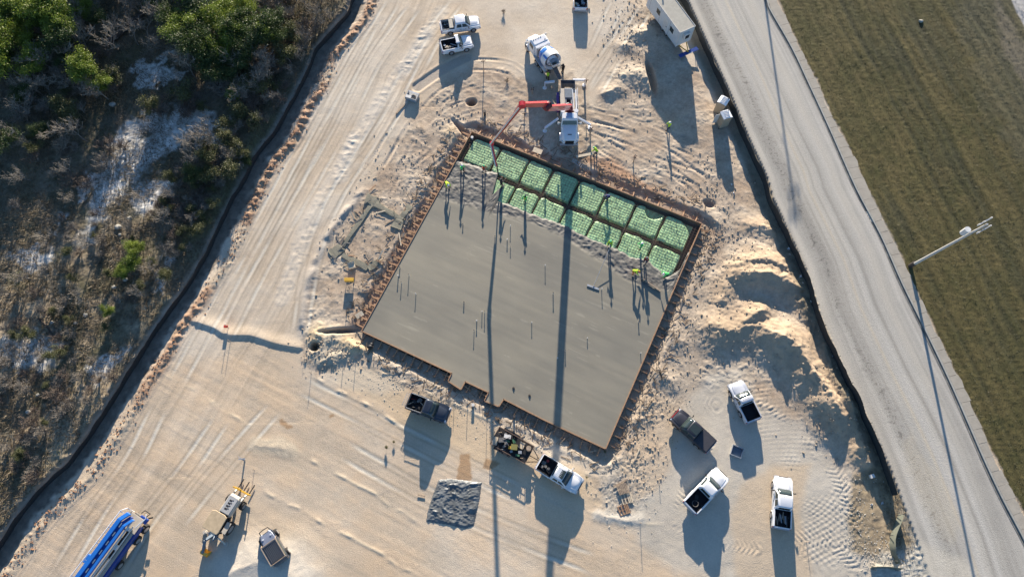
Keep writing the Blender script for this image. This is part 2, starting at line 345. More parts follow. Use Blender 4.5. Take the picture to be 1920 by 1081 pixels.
ridge([(1330, 1010), (1345, 1016)], .5, .05, None, .2, 4)
def pit(pix, rx, ry, depth, ang=0.0, cc=None, pw=4):
    c0 = P(*pix); w2 = win([c0], max(rx, ry) * 2); x = X[w2] - c0[0]; y = Y[w2] - c0[1]
    ca, sa = math.cos(R(ang)), math.sin(R(ang)); q = np.sqrt(((x * ca + y * sa) / rx) ** 2 + ((-x * sa + y * ca) / ry) ** 2)
    g = np.exp(-q ** pw).astype(f32); HT[w2] -= depth * g
    HT[w2] += (.25 * depth * np.exp(-((q - 1.45) / .3) ** 2) * (.4 + .6 * n3[w2])).astype(f32) * .4
    if cc is not None: blend(C, w2, g, col(*cc))
pit((1221, 146), .5, 2.3, .9, 8, (.35, .25, .17)); pit((591, 649), .5, .5, 1.2, 0, (.2, .17, .12)); pit((884, 192), .6, .5, .8, 0, (.3, .2, .13))
pit((872, 248), .42, 2.2, .6, 42, (.42, .28, .18)); pit((640, 620), 2.2, .32, .7, 4, (.22, .19, .16)); pit((1330, 382), .7, .5, .5, -20, (.3, .24, .2))
pit((1495, 560), .3, .3, .2)
# ---- site strip by the right fence: ditch with dark weeds
k = sstep(-5.0, -3.2, -np.abs(dC + 1.8)) * (dC < 0)
HT -= (.22 * k * sstep(3.2, 0.5, np.abs(dC + 1.6))).astype(f32)
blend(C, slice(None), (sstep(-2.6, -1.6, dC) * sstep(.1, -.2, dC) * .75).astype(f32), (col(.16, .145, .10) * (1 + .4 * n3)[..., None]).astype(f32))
# weedy corner lower right
w_, m = pmask([(1600, 890), (1650, 870), (1690, 930), (1720, 1020), (1740, 1060), (1690, 1060), (1600, 1030), (1590, 960)], .5, .8)
HT[w_] += m * .06 * ridged(X[w_] * 1.5, Y[w_] * 1.5, 3, 3)
blend(C, w_, m * .85, (col(.26, .20, .12) * (1 + .5 * n3[w_])[..., None]).astype(f32))
w_, m = pmask([(1650, 1035), (1730, 1020), (1760, 1100), (1640, 1100)], .5, .6); HT[w_] += m * .07 * n4[w_]; blend(C, w_, m * .8, (col(.55, .52, .44) * (1 + .4 * n4[w_])[..., None]).astype(f32))
# ---- public road, gutter, walk, mown field
road = sstep(-.08, .08, dC) * sstep(.08, -.08, dR)
stk = noise(dC * 1.2, sC * .03, 4) * .55 + noise(dC * 3.6, sC * .05, 5) * .3 + noise(dC * 9, sC * .15, 6) * .15
rc = col(.42, .395, .345) * (1 + .42 * stk + .07 * n2 + .04 * n4)[..., None]
cen = np.exp(-((dC - 4.4 - .8 * n1) / 1.8) ** 2) * .45 + np.exp(-((dC - 8.2) / .7) ** 2) * .5 * sstep(-8, 30, Y) + np.exp(-(dC / .7) ** 2) * .4
rc = rc * (1 - cen[..., None]) + col(.57, .52, .43) * cen[..., None]
crk = sstep(.0, .12, np.abs(noise(X * 2.3 + n3, Y * 2.3 + n2, 3))) 
zone = np.exp(-((dC - 2.3 - .4 * noise(sC * .1, sC * 0, 3)) / .75) ** 2) * sstep(-.5, .4, noise(sC * .08, dC * .1, 9) + .5)
rc = rc * (1 - .5 * (1 - crk) * zone)[..., None] * (1 - .22 * zone)[..., None]
for off, wd_, ss0 in ((3.7, .16, 5), (5.6, .14, 7), (6.6, .2, 8)):
    q = np.exp(-((dC - off - .35 * noise(sC * .06, sC * 0, ss0)) / wd_) ** 2); rc = rc * (1 - .16 * q)[..., None]
for off, wd_, amt, cc_ in ((2.9, .35, .3, (.36, .355, .34)), (4.2, .5, .35, (.37, .365, .345)), (6.1, .5, .4, (.60, .575, .52)), (7.4, .45, .35, (.60, .575, .52)), (5.2, .3, .3, (.35, .34, .32))):
    q = np.exp(-((dC - off - .6 * noise(sC * .03, sC * 0, int(off * 2))) / wd_) ** 2) * amt * np.clip(.6 + noise(sC * .05, dC * .5, 11), 0, 1); rc = rc * (1 - q[..., None]) + np.asarray(cc_) * q[..., None]
q = np.exp(-((dC - 4.9 - .5 * noise(sC * .04, sC * 0, 2)) / .14) ** 2); rc = rc * (1 - .35 * q[..., None]) + col(.58, .47, .30) * .35 * q[..., None]
for ss0 in range(0, 400, 9):
    jj = np.exp(-((sC - 60 * 1.9 - ss0 - .35 * dC + .3 * n2) / .05) ** 2) * (noise(sC * 0 + ss0, dC * .2, 3) > -.2); rc = rc * (1 - .3 * jj)[..., None]
C = (C * (1 - road[..., None]) + rc * road[..., None]).astype(f32)
HT = np.where(road > .5, (.10 * n1 * .3 + .004 * stk + .002 * n4 + .04 * sstep(0, 4, dC) * sstep(9.5, 5, dC)).astype(f32), HT)
w_, m = pmask([(1690, 960), (1730, 1010), (1830, 1060), (1850, 1120), (1745, 1120), (1715, 1010)], .8, .8); blend(C, w_, m * .6, (col(.60, .545, .44) * (1 + .15 * n3[w_])[..., None]).astype(f32))
w_, m = pmask([(1700, 800), (1760, 900), (1800, 960), (1790, 1020), (1740, 960), (1700, 880)], .6, .8); blend(C, w_, m * .3, col(.55, .47, .34))
# kerb + gutter bed and walk bed and field
field = sstep(-.05, .25, dW + .18 * n3 + .2 * n2)
stripe = noise(dW * .55, sW * .015, 7) * .5 + noise(dW * 1.9, sW * .02, 8) * .7
g1 = col(.092, .086, .028); g2 = col(.125, .102, .038); g3 = col(.072, .074, .04)
mixa = np.clip(.5 + .9 * n2 + .4 * stripe, 0, 1)[..., None]; gc = g1 * (1 - mixa) + g2 * mixa
mixb = np.clip(.1 - .9 * stripe + 1.2 * n1, 0, 1)[..., None]; gc = gc * (1 - .6 * mixb) + g3 * .6 * mixb
gr = np.clip(-.5 + fbm(X * .07, Y * .07, 9, 3) * 1.8 + .55, 0, 1) * sstep(8, 16, dW); gc = gc * (1 - .3 * gr[..., None]) + col(.10, .098, .065) * .3 * gr[..., None]
gc = gc * .74 * (1 + .2 * n3 + .12 * n4 + .12 * n2 + .09 * np.sin(dW * 4.1 + n1 * 3) + .14 * stripe)[..., None]
C = (C * (1 - field[..., None]) + gc * field[..., None]).astype(f32)
HT = (HT * (1 - field) + field * (.02 + .025 * ridged(X * 1.6, Y * 1.6, 3, 3) + .015 * n4 + .03 * stripe + .06 * n1 + .02 * np.sin(dW * 4.1 + n1 * 3))).astype(f32)
w_, m = pmask([(1780, -80), (1960, -80), (1960, 330), (1900, 300), (1850, 180), (1800, 60)], 1.5, 2.5)
blend(C, w_, m * .4, (col(.11, .105, .07) * (1 + .4 * n3[w_])[..., None]).astype(f32))
w_, m = pmask([(1870, 0), (1960, 150), (1960, 230), (1880, 90), (1860, -20)], .6, .8); blend(C, w_, m * .5, col(.20, .17, .13))
w_, m = pmask([(1893, -5), (1900, 10), (1925, 60), (1960, 120), (1990, 40), (1940, -60), (1890, -40)], .2, .1); blend(C, w_, m, col(.45, .43, .4))

# ---- woods floor
wood = sstep(-.1, .5, -dF + .3 * n3) * (dF < 1)
wc = col(.20, .165, .115) * (1 - np.clip(.5 + n2, 0, 1)[..., None]) + col(.115, .105, .060) * np.clip(.5 + n2, 0, 1)[..., None]
pale = sstep(-.25, .35, fbm(X * .16, Y * .3, 10, 3) + .5 * n3) * sstep(38, 26, Y)
wc = wc * (1 - .7 * pale[..., None]) + col(.44, .35, .235) * .7 * pale[..., None]
wc = wc * (1 - .25 * sstep(38, 60, Y) )[..., None] * (1 + .35 * n3 + .3 * n4)[..., None]
C = (C * (1 - wood[..., None]) + wc * wood[..., None]).astype(f32)
HT = (HT * (1 - wood) + wood * (.30 + .07 * ridged(X * .8, Y * .8, 6, 4) + .05 * n4 + .2 * n1)).astype(f32)
rock = (.66, .64, .58)
for pg, sft in (([(240, 130), (270, 112), (300, 105), (335, 92), (330, 105), (300, 118), (290, 125), (330, 128), (345, 140), (310, 165), (280, 160), (250, 158), (262, 145)], .3),
           ([(220, 260), (240, 225), (290, 210), (340, 200), (400, 215), (430, 240), (420, 265), (380, 270), (350, 262), (310, 290), (270, 320), (240, 350), (200, 385), (180, 440), (150, 460), (160, 400), (190, 330)], .8),
           ([(145, 355), (165, 320), (205, 305), (190, 335), (160, 365), (140, 370)], .25), ([(20, 480), (60, 465), (105, 480), (90, 500), (30, 505)], .4), ([(105, 395), (120, 400), (118, 425), (108, 420)], .3),
           ([(250, 340), (330, 330), (320, 370), (260, 400)], .7), ([(165, 690), (240, 640), (240, 660), (190, 720), (170, 715)], .4), ([(0, 640), (60, 620), (120, 640), (80, 690), (10, 700)], .8), ([(310, 470), (330, 480), (300, 560), (290, 550)], .4)):
    w_, m = pmask(pg, sft, 1.6, z=.4, wscale=.9); k = m * (.65 + .35 * sstep(-.3, .2, n3[w_] + .5 * n2[w_]))
    blend(C, w_, k, (col(*rock) * (1 + .12 * n3[w_] + .1 * n4[w_])[..., None]).astype(f32)); HT[w_] += m * .04 * n3[w_] - m * .03
# mossy green sunlit bank near the fence
w_, m = pmask([(380, 400), (470, 260), (500, 225), (520, 220), (440, 340), (395, 420), (350, 470), (340, 455)], .6, .9, z=.3); blend(C, w_, m * .6, (col(.17, .17, .05) * (1 + .3 * n3[w_])[..., None]).astype(f32))
# straw-coloured strip behind the fence
k = np.exp(-((dF + 1.3) / 1.1) ** 2) * np.clip(.5 + 1.1 * n2, 0, 1); blend(C, slice(None), (k * .55 * (dF < 0)).astype(f32), col(.36, .30, .19))
# fence shadow deepened by darkening the soil colour + red berm east of the fence
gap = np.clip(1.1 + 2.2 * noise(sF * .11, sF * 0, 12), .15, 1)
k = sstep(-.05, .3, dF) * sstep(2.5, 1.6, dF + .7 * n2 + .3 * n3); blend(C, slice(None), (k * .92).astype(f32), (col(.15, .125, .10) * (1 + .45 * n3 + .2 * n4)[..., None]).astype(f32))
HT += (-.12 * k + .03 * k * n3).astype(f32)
lump = .45 + .5 * np.sin(sF * 2 * math.pi / 1.3 + 5 * n2) * np.clip(.3 + 1.5 * n1, .1, 1) + .8 * n6 + .3 * n3
pr = np.exp(-((dF - 3.15 - .35 * noise(sF * .25, sF * 0, 3)) / .62) ** 2)
HT += (pr * (.10 + .20 * np.clip(lump, 0, 1.3) * gap + .06 * ridged(X * 2, Y * 2, 3, 2))).astype(f32)
redc = (col(.33, .19, .115) * np.clip(.5 + n6, 0, 1)[..., None] + col(.42, .29, .19) * np.clip(.5 - n6, 0, 1)[..., None]) * (1 + .3 * n3)[..., None]; whc = col(.52, .42, .30) * (1 + .15 * n3)[..., None]
gg = sstep(.2, .5, gap)[..., None]; blend(C, slice(None), np.clip(pr * 1.5, 0, .92).astype(f32), (redc * gg + whc * (1 - gg)).astype(f32))
k = np.exp(-((dF - 4.15) / .09) ** 2) * .7; HT += (.05 * k).astype(f32)
blend(C, slice(None), (k * .6).astype(f32), col(.42, .34, .26))
# rusty stains, wet patches
for pg in ([(524, 787), (531, 784), (538, 795), (549, 797), (550, 802), (541, 804), (533, 798), (525, 794)], [(862, 852), (880, 850), (884, 900), (852, 905), (858, 890)], [(618, 778), (624, 776), (627, 781), (620, 784)], [(910, 860), (925, 862), (937, 868), (920, 880), (905, 878)]):
    w_, m = pmask(pg, .12, .15, wscale=2); blend(C, w_, m * .75, col(.36, .21, .10))
# scraped trail leading to the bucket
path = smooth_line(PL([(874, 108), (852, 118), (820, 137), (783, 163)]), 5); w2 = win(path, 2); dd, sg, ss = dline(path, X[w2], Y[w2])
k = sstep(.85, .6, dd); HT[w2] -= (.10 * k).astype(f32); blend(C, w2, (.5 * k).astype(f32), col(.36, .33, .29))
HT[w2] += (.03 * np.exp(-((dd - 1.0) / .18) ** 2)).astype(f32)

# ---- pit under the slab
A_ = P(885, 248, .3); B_ = P(1315, 420, .3); Cc_ = P(1135, 840, .3); D_ = P(679, 620, .3)
SLAB = [A_, B_, Cc_, D_]
w2 = win(SLAB, 2); dd, _, _ = dline(SLAB + SLAB[:1], X[w2], Y[w2]); ins = inpoly(SLAB, X[w2], Y[w2])
HT[w2] = np.where(ins, -.55 + .0 * dd, HT[w2]); blend(C, w2, (ins * 1.0).astype(f32), col(.14, .11, .085))
near = sstep(1.9, 1.1, dd + .35 * n2[w2]) * (~ins); HT[w2] = HT[w2] * (1 - .6 * near) - .20 * near; HT[w2] += ((~ins) * .055 * np.clip(.5 + 1.5 * n1[w2] + n2[w2], 0, 1.2) * np.exp(-((dd - 2.0 - .5 * n2[w2]) / .4) ** 2) * (.8 + n3[w2])).astype(f32); blend(C, w2, (near * .55).astype(f32), col(.30, .235, .17))
HT = np.where((np.abs(X) > 100) | (np.abs(Y) > 110), np.clip(HT, -.5, .5), HT)
C = np.clip(C, .01, .8)
ground_mat = vcol_mat('earth', fine=22, famt=.13, bump=.03)
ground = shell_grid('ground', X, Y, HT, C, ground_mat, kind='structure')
def hz(x, y):
    i = int(np.clip(np.searchsorted(GX, x), 1, len(GX) - 1)); j = int(np.clip(np.searchsorted(GY, y), 1, len(GY) - 1))
    return float(HT[j, i])
# ================================================================ object helpers
class MB:
    """collects shapes into one mesh"""
    def __init__(s): s.v = []; s.f = []
    def add(s, vs, fs):
        o = len(s.v); s.v += [tuple(q) for q in vs]; s.f += [tuple(i + o for i in q) for q in fs]; return s
    def box(s, c, d, rz=0.0, ry=0.0, rx=0.0, taper=1.0):
        M = Euler((rx, ry, rz)).to_matrix(); hx, hy, h = d[0] / 2, d[1] / 2, d[2] / 2; vs = []
        for z in (-h, h):
            k = 1.0 if z < 0 else taper
            for x, y in ((-hx, -hy), (hx, -hy), (hx, hy), (-hx, hy)): vs.append(M @ Vector((x * k, y * k, z)) + Vector(c))
        return s.add(vs, [(0, 3, 2, 1), (4, 5, 6, 7), (0, 1, 5, 4), (1, 2, 6, 5), (2, 3, 7, 6), (3, 0, 4, 7)])
    def beam(s, a, b, w, h=None, up=(0, 0, 1)):
        a, b = Vector(a), Vector(b); h = h or w; t = (b - a).normalized(); u = Vector(up)
        if abs(t.dot(u)) > .98: u = Vector((0, 1, 0))
        sd_ = t.cross(u).normalized() * w / 2; n = sd_.cross(t).normalized() * h / 2; vs = []
        for p in (a, b):
            for q in (-sd_ - n, sd_ - n, sd_ + n, -sd_ + n): vs.append(p + q)
        return s.add(vs, [(0, 3, 2, 1), (4, 5, 6, 7), (0, 1, 5, 4), (1, 2, 6, 5), (2, 3, 7, 6), (3, 0, 4, 7)])
    def tube(s, pts, r, n=8, cap=True):
        pts = [Vector(p) for p in pts]; rs = r if isinstance(r, (list, tuple)) else [r] * len(pts); vs = []; fs = []
        for i, p in enumerate(pts):
            t = (pts[min(i + 1, len(pts) - 1)] - pts[max(i - 1, 0)])
            t = t.normalized() if t.length > 1e-9 else Vector((0, 0, 1))
            u = Vector((0, 0, 1)) if abs(t.z) < .9 else Vector((1, 0, 0)); a = t.cross(u).normalized(); b = t.cross(a)
            for k in range(n):
                an = 2 * math.pi * k / n; vs.append(p + (a * math.cos(an) + b * math.sin(an)) * rs[i])
        for i in range(len(pts) - 1):
            for k in range(n):
                k2 = (k + 1) % n; fs.append((i * n + k, i * n + k2, (i + 1) * n + k2, (i + 1) * n + k))
        if cap: fs.append(tuple(range(n))[::-1]); fs.append(tuple((len(pts) - 1) * n + k for k in range(n)))
        return s.add(vs, fs)
    def loft(s, rings, caps=True, closed=True):
        n = len(rings[0]); vs = [p for r_ in rings for p in r_]; fs = []
        for i in range(len(rings) - 1):
            for k in range(n if closed else n - 1):
                k2 = (k + 1) % n; fs.append((i * n + k, i * n + k2, (i + 1) * n + k2, (i + 1) * n + k))
        if caps: fs.append(tuple(range(n))[::-1]); fs.append(tuple((len(rings) - 1) * n + k for k in range(n)))
        return s.add(vs, fs)
    def quad(s, a, b, c, d, th=.012):
        a, b, c, d = map(Vector, (a, b, c, d)); n = (b - a).cross(d - a).normalized() * th
        vs = [a, b, c, d, a + n, b + n, c + n, d + n]
        return s.add(vs, [(3, 2, 1, 0), (4, 5, 6, 7), (0, 1, 5, 4), (1, 2, 6, 5), (2, 3, 7, 6), (3, 0, 4, 7)])
    def prism(s, poly, z0, z1):
        n = len(poly); vs = [(x, y, z0) for x, y in poly] + [(x, y, z1) for x, y in poly]
        return s.add(vs, [tuple(range(n))[::-1], tuple(range(n, 2 * n))] + [(i, (i + 1) % n, (i + 1) % n + n, i + n) for i in range(n)])
    def ball(s, c, r, n=8, m=5, sq=(1, 1, 1)):
        rings = []
        for i in range(1, m):
            th = math.pi * i / m; rings.append([(c[0] + r * sq[0] * math.sin(th) * math.cos(2 * math.pi * k / n), c[1] + r * sq[1] * math.sin(th) * math.sin(2 * math.pi * k / n), c[2] - r * sq[2] * math.cos(th)) for k in range(n)])
        return s.loft(rings)
    def build(s, name, m, parent=None, smooth=None, bevel=0.0):
        me = bpy.data.meshes.new(name); me.from_pydata(s.v, [], s.f); me.materials.append(m)
        bm = bmesh.new(); bm.from_mesh(me); bmesh.ops.recalc_face_normals(bm, faces=bm.faces); bm.to_mesh(me); bm.free()
        me.update()
        if smooth is not None:
            me.polygons.foreach_set('use_smooth', [True] * len(me.polygons))
            me.set_sharp_from_angle(angle=R(smooth))
        o = bpy.data.objects.new(name, me); COL.objects.link(o)
        if parent is not None: o.parent = parent
        if bevel:
            b = o.modifiers.new('bevel', 'BEVEL'); b.width = bevel; b.segments = 2; b.limit_method = 'ANGLE'; b.angle_limit = R(40)
        return o
def tag(o, label=None, cat=None, group=None, kind=None):
    if label: o['label'] = label
    if cat: o['category'] = cat
    if group: o['group'] = group
    if kind: o['kind'] = kind
    return o
def empty(name, loc=(0, 0, 0), rz=0.0, label=None, cat=None, group=None):
    o = bpy.data.objects.new(name, None); COL.objects.link(o); o.location = loc; o.rotation_euler = (0, 0, rz); o.empty_display_size = .2
    return tag(o, label, cat, group)
def kids(o): return [c for c in bpy.data.objects if c.parent is o]
_KIDS = {}
def copy_tree(o, parent=None, first=True):
    c = o.copy(); COL.objects.link(c); c.parent = parent
    if o.name not in _KIDS: _KIDS[o.name] = kids(o)
    for ch in _KIDS[o.name]: copy_tree(ch, c, False)
    return c

# materials
paint_w = mat('white_paint', (.78, .79, .80), .3, coat=.5, noise_amt=.04)
paint_s = mat('silver_paint', (.60, .62, .66), .3, metal=.15, coat=.5, noise_amt=.04)
paint_d = mat('slate_paint', (.045, .055, .075), .3, metal=.2, coat=.6, noise_amt=.05)
paint_b = mat('bronze_paint', (.05, .05, .058), .32, metal=.3, coat=.6, noise_amt=.05)
glass = mat('dark_glass', (.035, .05, .05), .12, spec=.7, noise_amt=.1)
black = mat('black_plastic', (.014, .014, .016), .6, noise_amt=.3)
liner = mat('bed_liner', (.012, .012, .016), .8, noise_amt=.3)
rubber = mat('tyre_rubber', (.025, .024, .023), .85, noise_amt=.3)
rim_m = mat('rim_metal', (.45, .45, .46), .35, metal=.6, noise_amt=.1)
chrome = mat('bright_metal', (.55, .55, .56), .3, metal=.7, noise_amt=.08)
steel = mat('galvanised_steel', (.42, .44, .46), .45, metal=.4, noise_amt=.2)
redl = mat('red_lens', (.35, .02, .02), .3); headl = mat('clear_lens', (.65, .68, .7), .15)
dirt_cloth = mat('grey_clutter', (.16, .15, .14), .8, noise_amt=.5, noise_scale=8)
lumber = mat('form_lumber', (.36, .21, .12), .8, noise_amt=.3, noise_scale=5)
lumber_old = mat('weathered_lumber', (.36, .27, .19), .85, noise_amt=.35, noise_scale=5)
board_tan = mat('pale_board', (.60, .50, .36), .8, noise_amt=.2)
rust = mat('rusty_rebar', (.17, .11, .08), .85, noise_amt=.4, noise_scale=6)
beige = mat('beige_deck', (.50, .44, .36), .7, noise_amt=.15)
red_p = mat('red_boom_paint', (.55, .02, .03), .35, coat=.4, noise_amt=.2)
blue_p = mat('blue_paint', (.02, .16, .55), .3, coat=.5, noise_amt=.1)
blue_d = mat('deep_blue_paint', (.012, .05, .26), .35, coat=.4, noise_amt=.15)
white_m = mat('dusty_white_metal', (.66, .64, .60), .5, noise_amt=.12)
yellow_p = mat('yellow_paint', (.62, .36, .04), .5, noise_amt=.15)
purple_p = mat('purple_paint', (.10, .04, .22), .4, noise_amt=.15)

# ================================================================ SLAB
tag(ground, None)
SZ = .30
A3, B3, C3, D3 = [Vector((p[0], p[1], SZ)) for p in SLAB]
def S(u, v, z=SZ):
    """slab coordinates: u along the long north edge, v down towards the south edge"""
    p = (A3 * (1 - u) + B3 * u) * (1 - v) + (D3 * (1 - u) + C3 * u) * v
    return Vector((p.x, p.y, z))
def uv_of(px, py, z=SZ):
    q = PV(px, py, z); u, v = .5, .5
    for _ in range(12):
        p = S(u, v, z); du = S(u + .01, v, z) - p; dv = S(u, v + .01, z) - p; e = q - p
        det = du.x * dv.y - du.y * dv.x
        u += .01 * (e.x * dv.y - e.y * dv.x) / det; v += .01 * (du.x * e.y - du.y * e.x) / det
    return u, v
edge_px = [(679, 620), (848, 699), (841, 714), (864, 729), (872, 714), (917, 735), (909, 751), (935, 761), (944, 747), (1020, 786), (1135, 840)]
edge_uv = [uv_of(*p) for p in edge_px]
front_px = [(868, 302), (893, 308), (915, 318), (935, 322), (948, 340), (925, 362), (935, 372), (985, 392), (1020, 405), (1060, 420), (1100, 440), (1145, 456), (1185, 478), (1215, 482), (1232, 498), (1252, 515), (1275, 505), (1292, 470)]
front_uv = sorted([uv_of(*p) for p in front_px]); smooth_uv = [uv_of(*p) for p in [(832, 373), (880, 385), (935, 400), (1000, 415), (1060, 445), (1130, 490), (1180, 525), (1225, 540), (1262, 545)]]
NU, NV = 330, 290
uu = np.linspace(0, 1, NU); eu = np.array(edge_uv); fu = np.array(front_uv); su = np.array(smooth_uv)
eu[:, 0] = np.maximum.accumulate(eu[:, 0] + np.arange(len(eu)) * 1e-4); vmax = np.interp(uu, eu[:, 0], eu[:, 1])
vf = np.interp(uu, fu[:, 0], fu[:, 1]) + .007 * fbm(uu * 40, uu * 0 + 3, 4, 3); vs_ = np.interp(uu, su[:, 0], su[:, 1]) + .006 * fbm(uu * 30, uu * 0 + 9, 5, 3)
vs_ = np.maximum(vs_, vf + .02)
T_ = np.linspace(0, 1, NV)[:, None]; VV = vf[None] + (vmax - vf)[None] * T_; UU = np.repeat(uu[None], NV, 0)
ax, ay = A3.x, A3.y
PX = (A3.x * (1 - UU) + B3.x * UU) * (1 - VV) + (D3.x * (1 - UU) + C3.x * UU) * VV
PY = (A3.y * (1 - UU) + B3.y * UU) * (1 - VV) + (D3.y * (1 - UU) + C3.y * UU) * VV
um = UU * 27.0; vm = VV * 26.0
rgh = sstep(.012, -.008, VV - vs_[None])
Z = SZ + .001 * noise(um * .5, vm * 6, 3) + .006 * noise(um * .25, vm * .25, 5)
Z = Z + rgh * (.06 * ridged(um * 1.2 + .8 * noise(um, vm, 3), vm * 1.2 + .5 * noise(um, vm, 8), 4, 4) + .06 * fbm(um * 3.2, vm * 3.2, 6, 3) - .03)
Z = Z - sstep(.016, 0, VV - vf[None]) * .24
scr = sstep(.5, .6, UU) * rgh; Z = Z - scr * .03
wet = np.clip(.5 + .8 * fbm(um * .12, vm * .2, 7, 3) + .25 * noise(um * .3, vm * 3, 5), 0, 1)[..., None]
Cs = np.array([.30, .27, .203]) * wet + np.array([.215, .20, .160]) * (1 - wet)
Cs = Cs * (1 + .09 * fbm(um * .5, vm * .9, 9, 4) + .012 * noise(um * .35, vm * 5, 9) + .22 * sstep(.60, .85, noise(um * .6, vm * 6.5, 11)) * (noise(um * .3, vm * .5, 2) > 0) - .05 * sstep(.7, .9, noise(um * .5, vm * 4, 13)))[..., None]
rc2 = np.array([.15, .143, .127]) * (1 + .25 * fbm(um * 2, vm * 2, 3, 3))[..., None]
Cs = Cs * (1 - rgh[..., None]) + rc2 * rgh[..., None]
Cs = Cs.astype(np.float32)
slab_mat = vcol_mat('wet_concrete', rough=.62, fine=30, famt=.05, bump=.004, spec=.4)
slab = shell_grid('concrete_slab', PX, PY, Z, Cs, slab_mat)
tag(slab, 'large fresh grey concrete slab, screeded smooth with a rough wet edge to the north', 'concrete slab')
# skirt so the sheet has thickness
sk = MB(); ring = [(PX[0, i], PY[0, i], Z[0, i]) for i in range(NU)] + [(PX[j, -1], PY[j, -1], Z[j, -1]) for j in range(1, NV)] + [(PX[-1, i], PY[-1, i], Z[-1, i]) for i in range(NU - 2, -1, -1)] + [(PX[j, 0], PY[j, 0], Z[j, 0]) for j in range(NV - 2, 0, -1)]
n_ = len(ring); sk.add(ring + [(x, y, -.52) for x, y, z in ring], [(i, (i + 1) % n_, (i + 1) % n_ + n_, i + n_) for i in range(n_)])
side = sk.build('slab_side', mat('concrete_side', (.2, .19, .16), .8), slab)
# green covered pads between the beam trenches
green_m = mat('green_plastic_film', (.40, .62, .32), .45, noise_amt=.42, noise_scale=2.2, bump=.05, bscale=2.2)
cols_px = [(888, 262), (935, 285), (990, 305), (1035, 322), (1083, 345), (1135, 365), (1190, 388), (1245, 410), (1303, 428)]
cu = [uv_of(x, y)[0] for x, y in cols_px]; cu[0] = .015; cu[-1] = .978
vt = [.014, .137, .158, .288]
def pad(u0, u1, v0, v1, cut=None):
    N = 26; a_ = np.linspace(0, 1, N); gx, gy = np.meshgrid(a_, a_)
    bx = 2 * gx - 1; by = 2 * gy - 1; U = u0 + (u1 - u0) * gx; V = v0 + (v1 - v0) * gy
    sd0 = random.randrange(99)
    wob = .05 * fbm(gx * 3 + sd0, gy * 3, 2, 2)
    q = (np.abs(bx) ** 9 + np.abs(by) ** 9) ** (1 / 9.) + wob
    top = sstep(1.03, .95, q)
    if cut == 'dip': top = top * sstep(.32, .42, np.hypot((gx - .62) / .8, (gy - 0.0) / .9) + wob)
    if cut == 'arc': top = top * sstep(1.15, 1.02, np.hypot(gx - .05, (gy - 1.0) * 1.0) * .98 + wob)
    if cut == 'corner': top = top * sstep(1.2, 1.08, np.hypot(gx, gy) + wob)
    z = -.50 + .62 * top + top * (.02 * fbm(gx * 4 + sd0, gy * 4, 5, 3) + .014 * ridged(gx * 3 + sd0, gy * 3, 3, 2))
    m = MB(); vs = []
    for j in range(N):
        for i in range(N): vs.append(S(float(U[j, i]), float(V[j, i]), float(z[j, i])))
    m.add(vs, [(j * N + i, j * N + i + 1, (j + 1) * N + i + 1, (j + 1) * N + i) for j in range(N - 1) for i in range(N - 1)])
    return m.build('void_form_pad', green_m, None, smooth=60)
ordn = ['westernmost', 'second', 'third', 'fourth', 'fifth', 'sixth', 'seventh', 'easternmost']
cutsT = {6: 'dip', 7: 'arc'}
for r_ in range(2):
    for c in range(8):
        if r_ == 1 and c == 0: continue
        e = .004
        o = pad(cu[c] + e, cu[c + 1] - e * .3, vt[2 * r_], vt[2 * r_ + 1] + (.02 * c / 7 if r_ else 0), cutsT.get(c) if r_ == 0 else ('corner' if c == 7 else None))
        row = 'north row along the form boards' if r_ == 0 else 'south row touching the wet concrete'
        tag(o, f'green film covered pad under rebar, {ordn[c]} in the {row}', 'covered pad', 'green film covered pads in the unpoured strip')
# rebar mat: one mesh of crossing bars and their chairs
rb = MB(); 
def vfu(u): return float(np.interp(u, uu, vf))
i = 0; du = .30 / 27; dv = .30 / 24
u = .006
while u < .995:
    v1 = vfu(u) - .003; rb.beam(S(u, .006, .19), S(u, max(v1, .02), .19), .02, .02); u += .011
v = .008
while v < .34:
    run = None
    for k in range(0, 91):
        u = k / 90.; ok = v < vfu(u) - .002
        if ok and run is None: run = u
        if (not ok or k == 90) and run is not None:
            if u - run > .012: rb.beam(S(run, v, .21), S(u, v, .21), .018, .016)
            run = None
    v += .012
rbo = rb.build('rebar_mat', rust); tag(rbo, 'grid of thin steel bars laid over the green pads', 'rebar grid')
ch = MB(); 
for k in range(330):
    u, v = random.uniform(.02, .97), random.uniform(.03, .3)
    if v < vfu(u) - .01: ch.box(S(u, v, .24), (.07, .07, .07), random.random())
ch.build('rebar_ties', black, rbo)['kind'] = 'stuff'
tr = MB()   # heavy beam cages in the trenches
for uc in cu[1:-1]:
    for o2 in (-.004, .004):
        tr.tube([S(uc + o2 + .004, .02, .02), S(uc + o2 + .004, min(vfu(uc) - .01, .33), .02)], .025, 5)
for o2 in (-.005, .005): tr.tube([S(.02, .1475 + o2, .02), S(.97, .1475 + o2, .02)], .025, 5)
tr.build('beam_cage', rust, rbo)

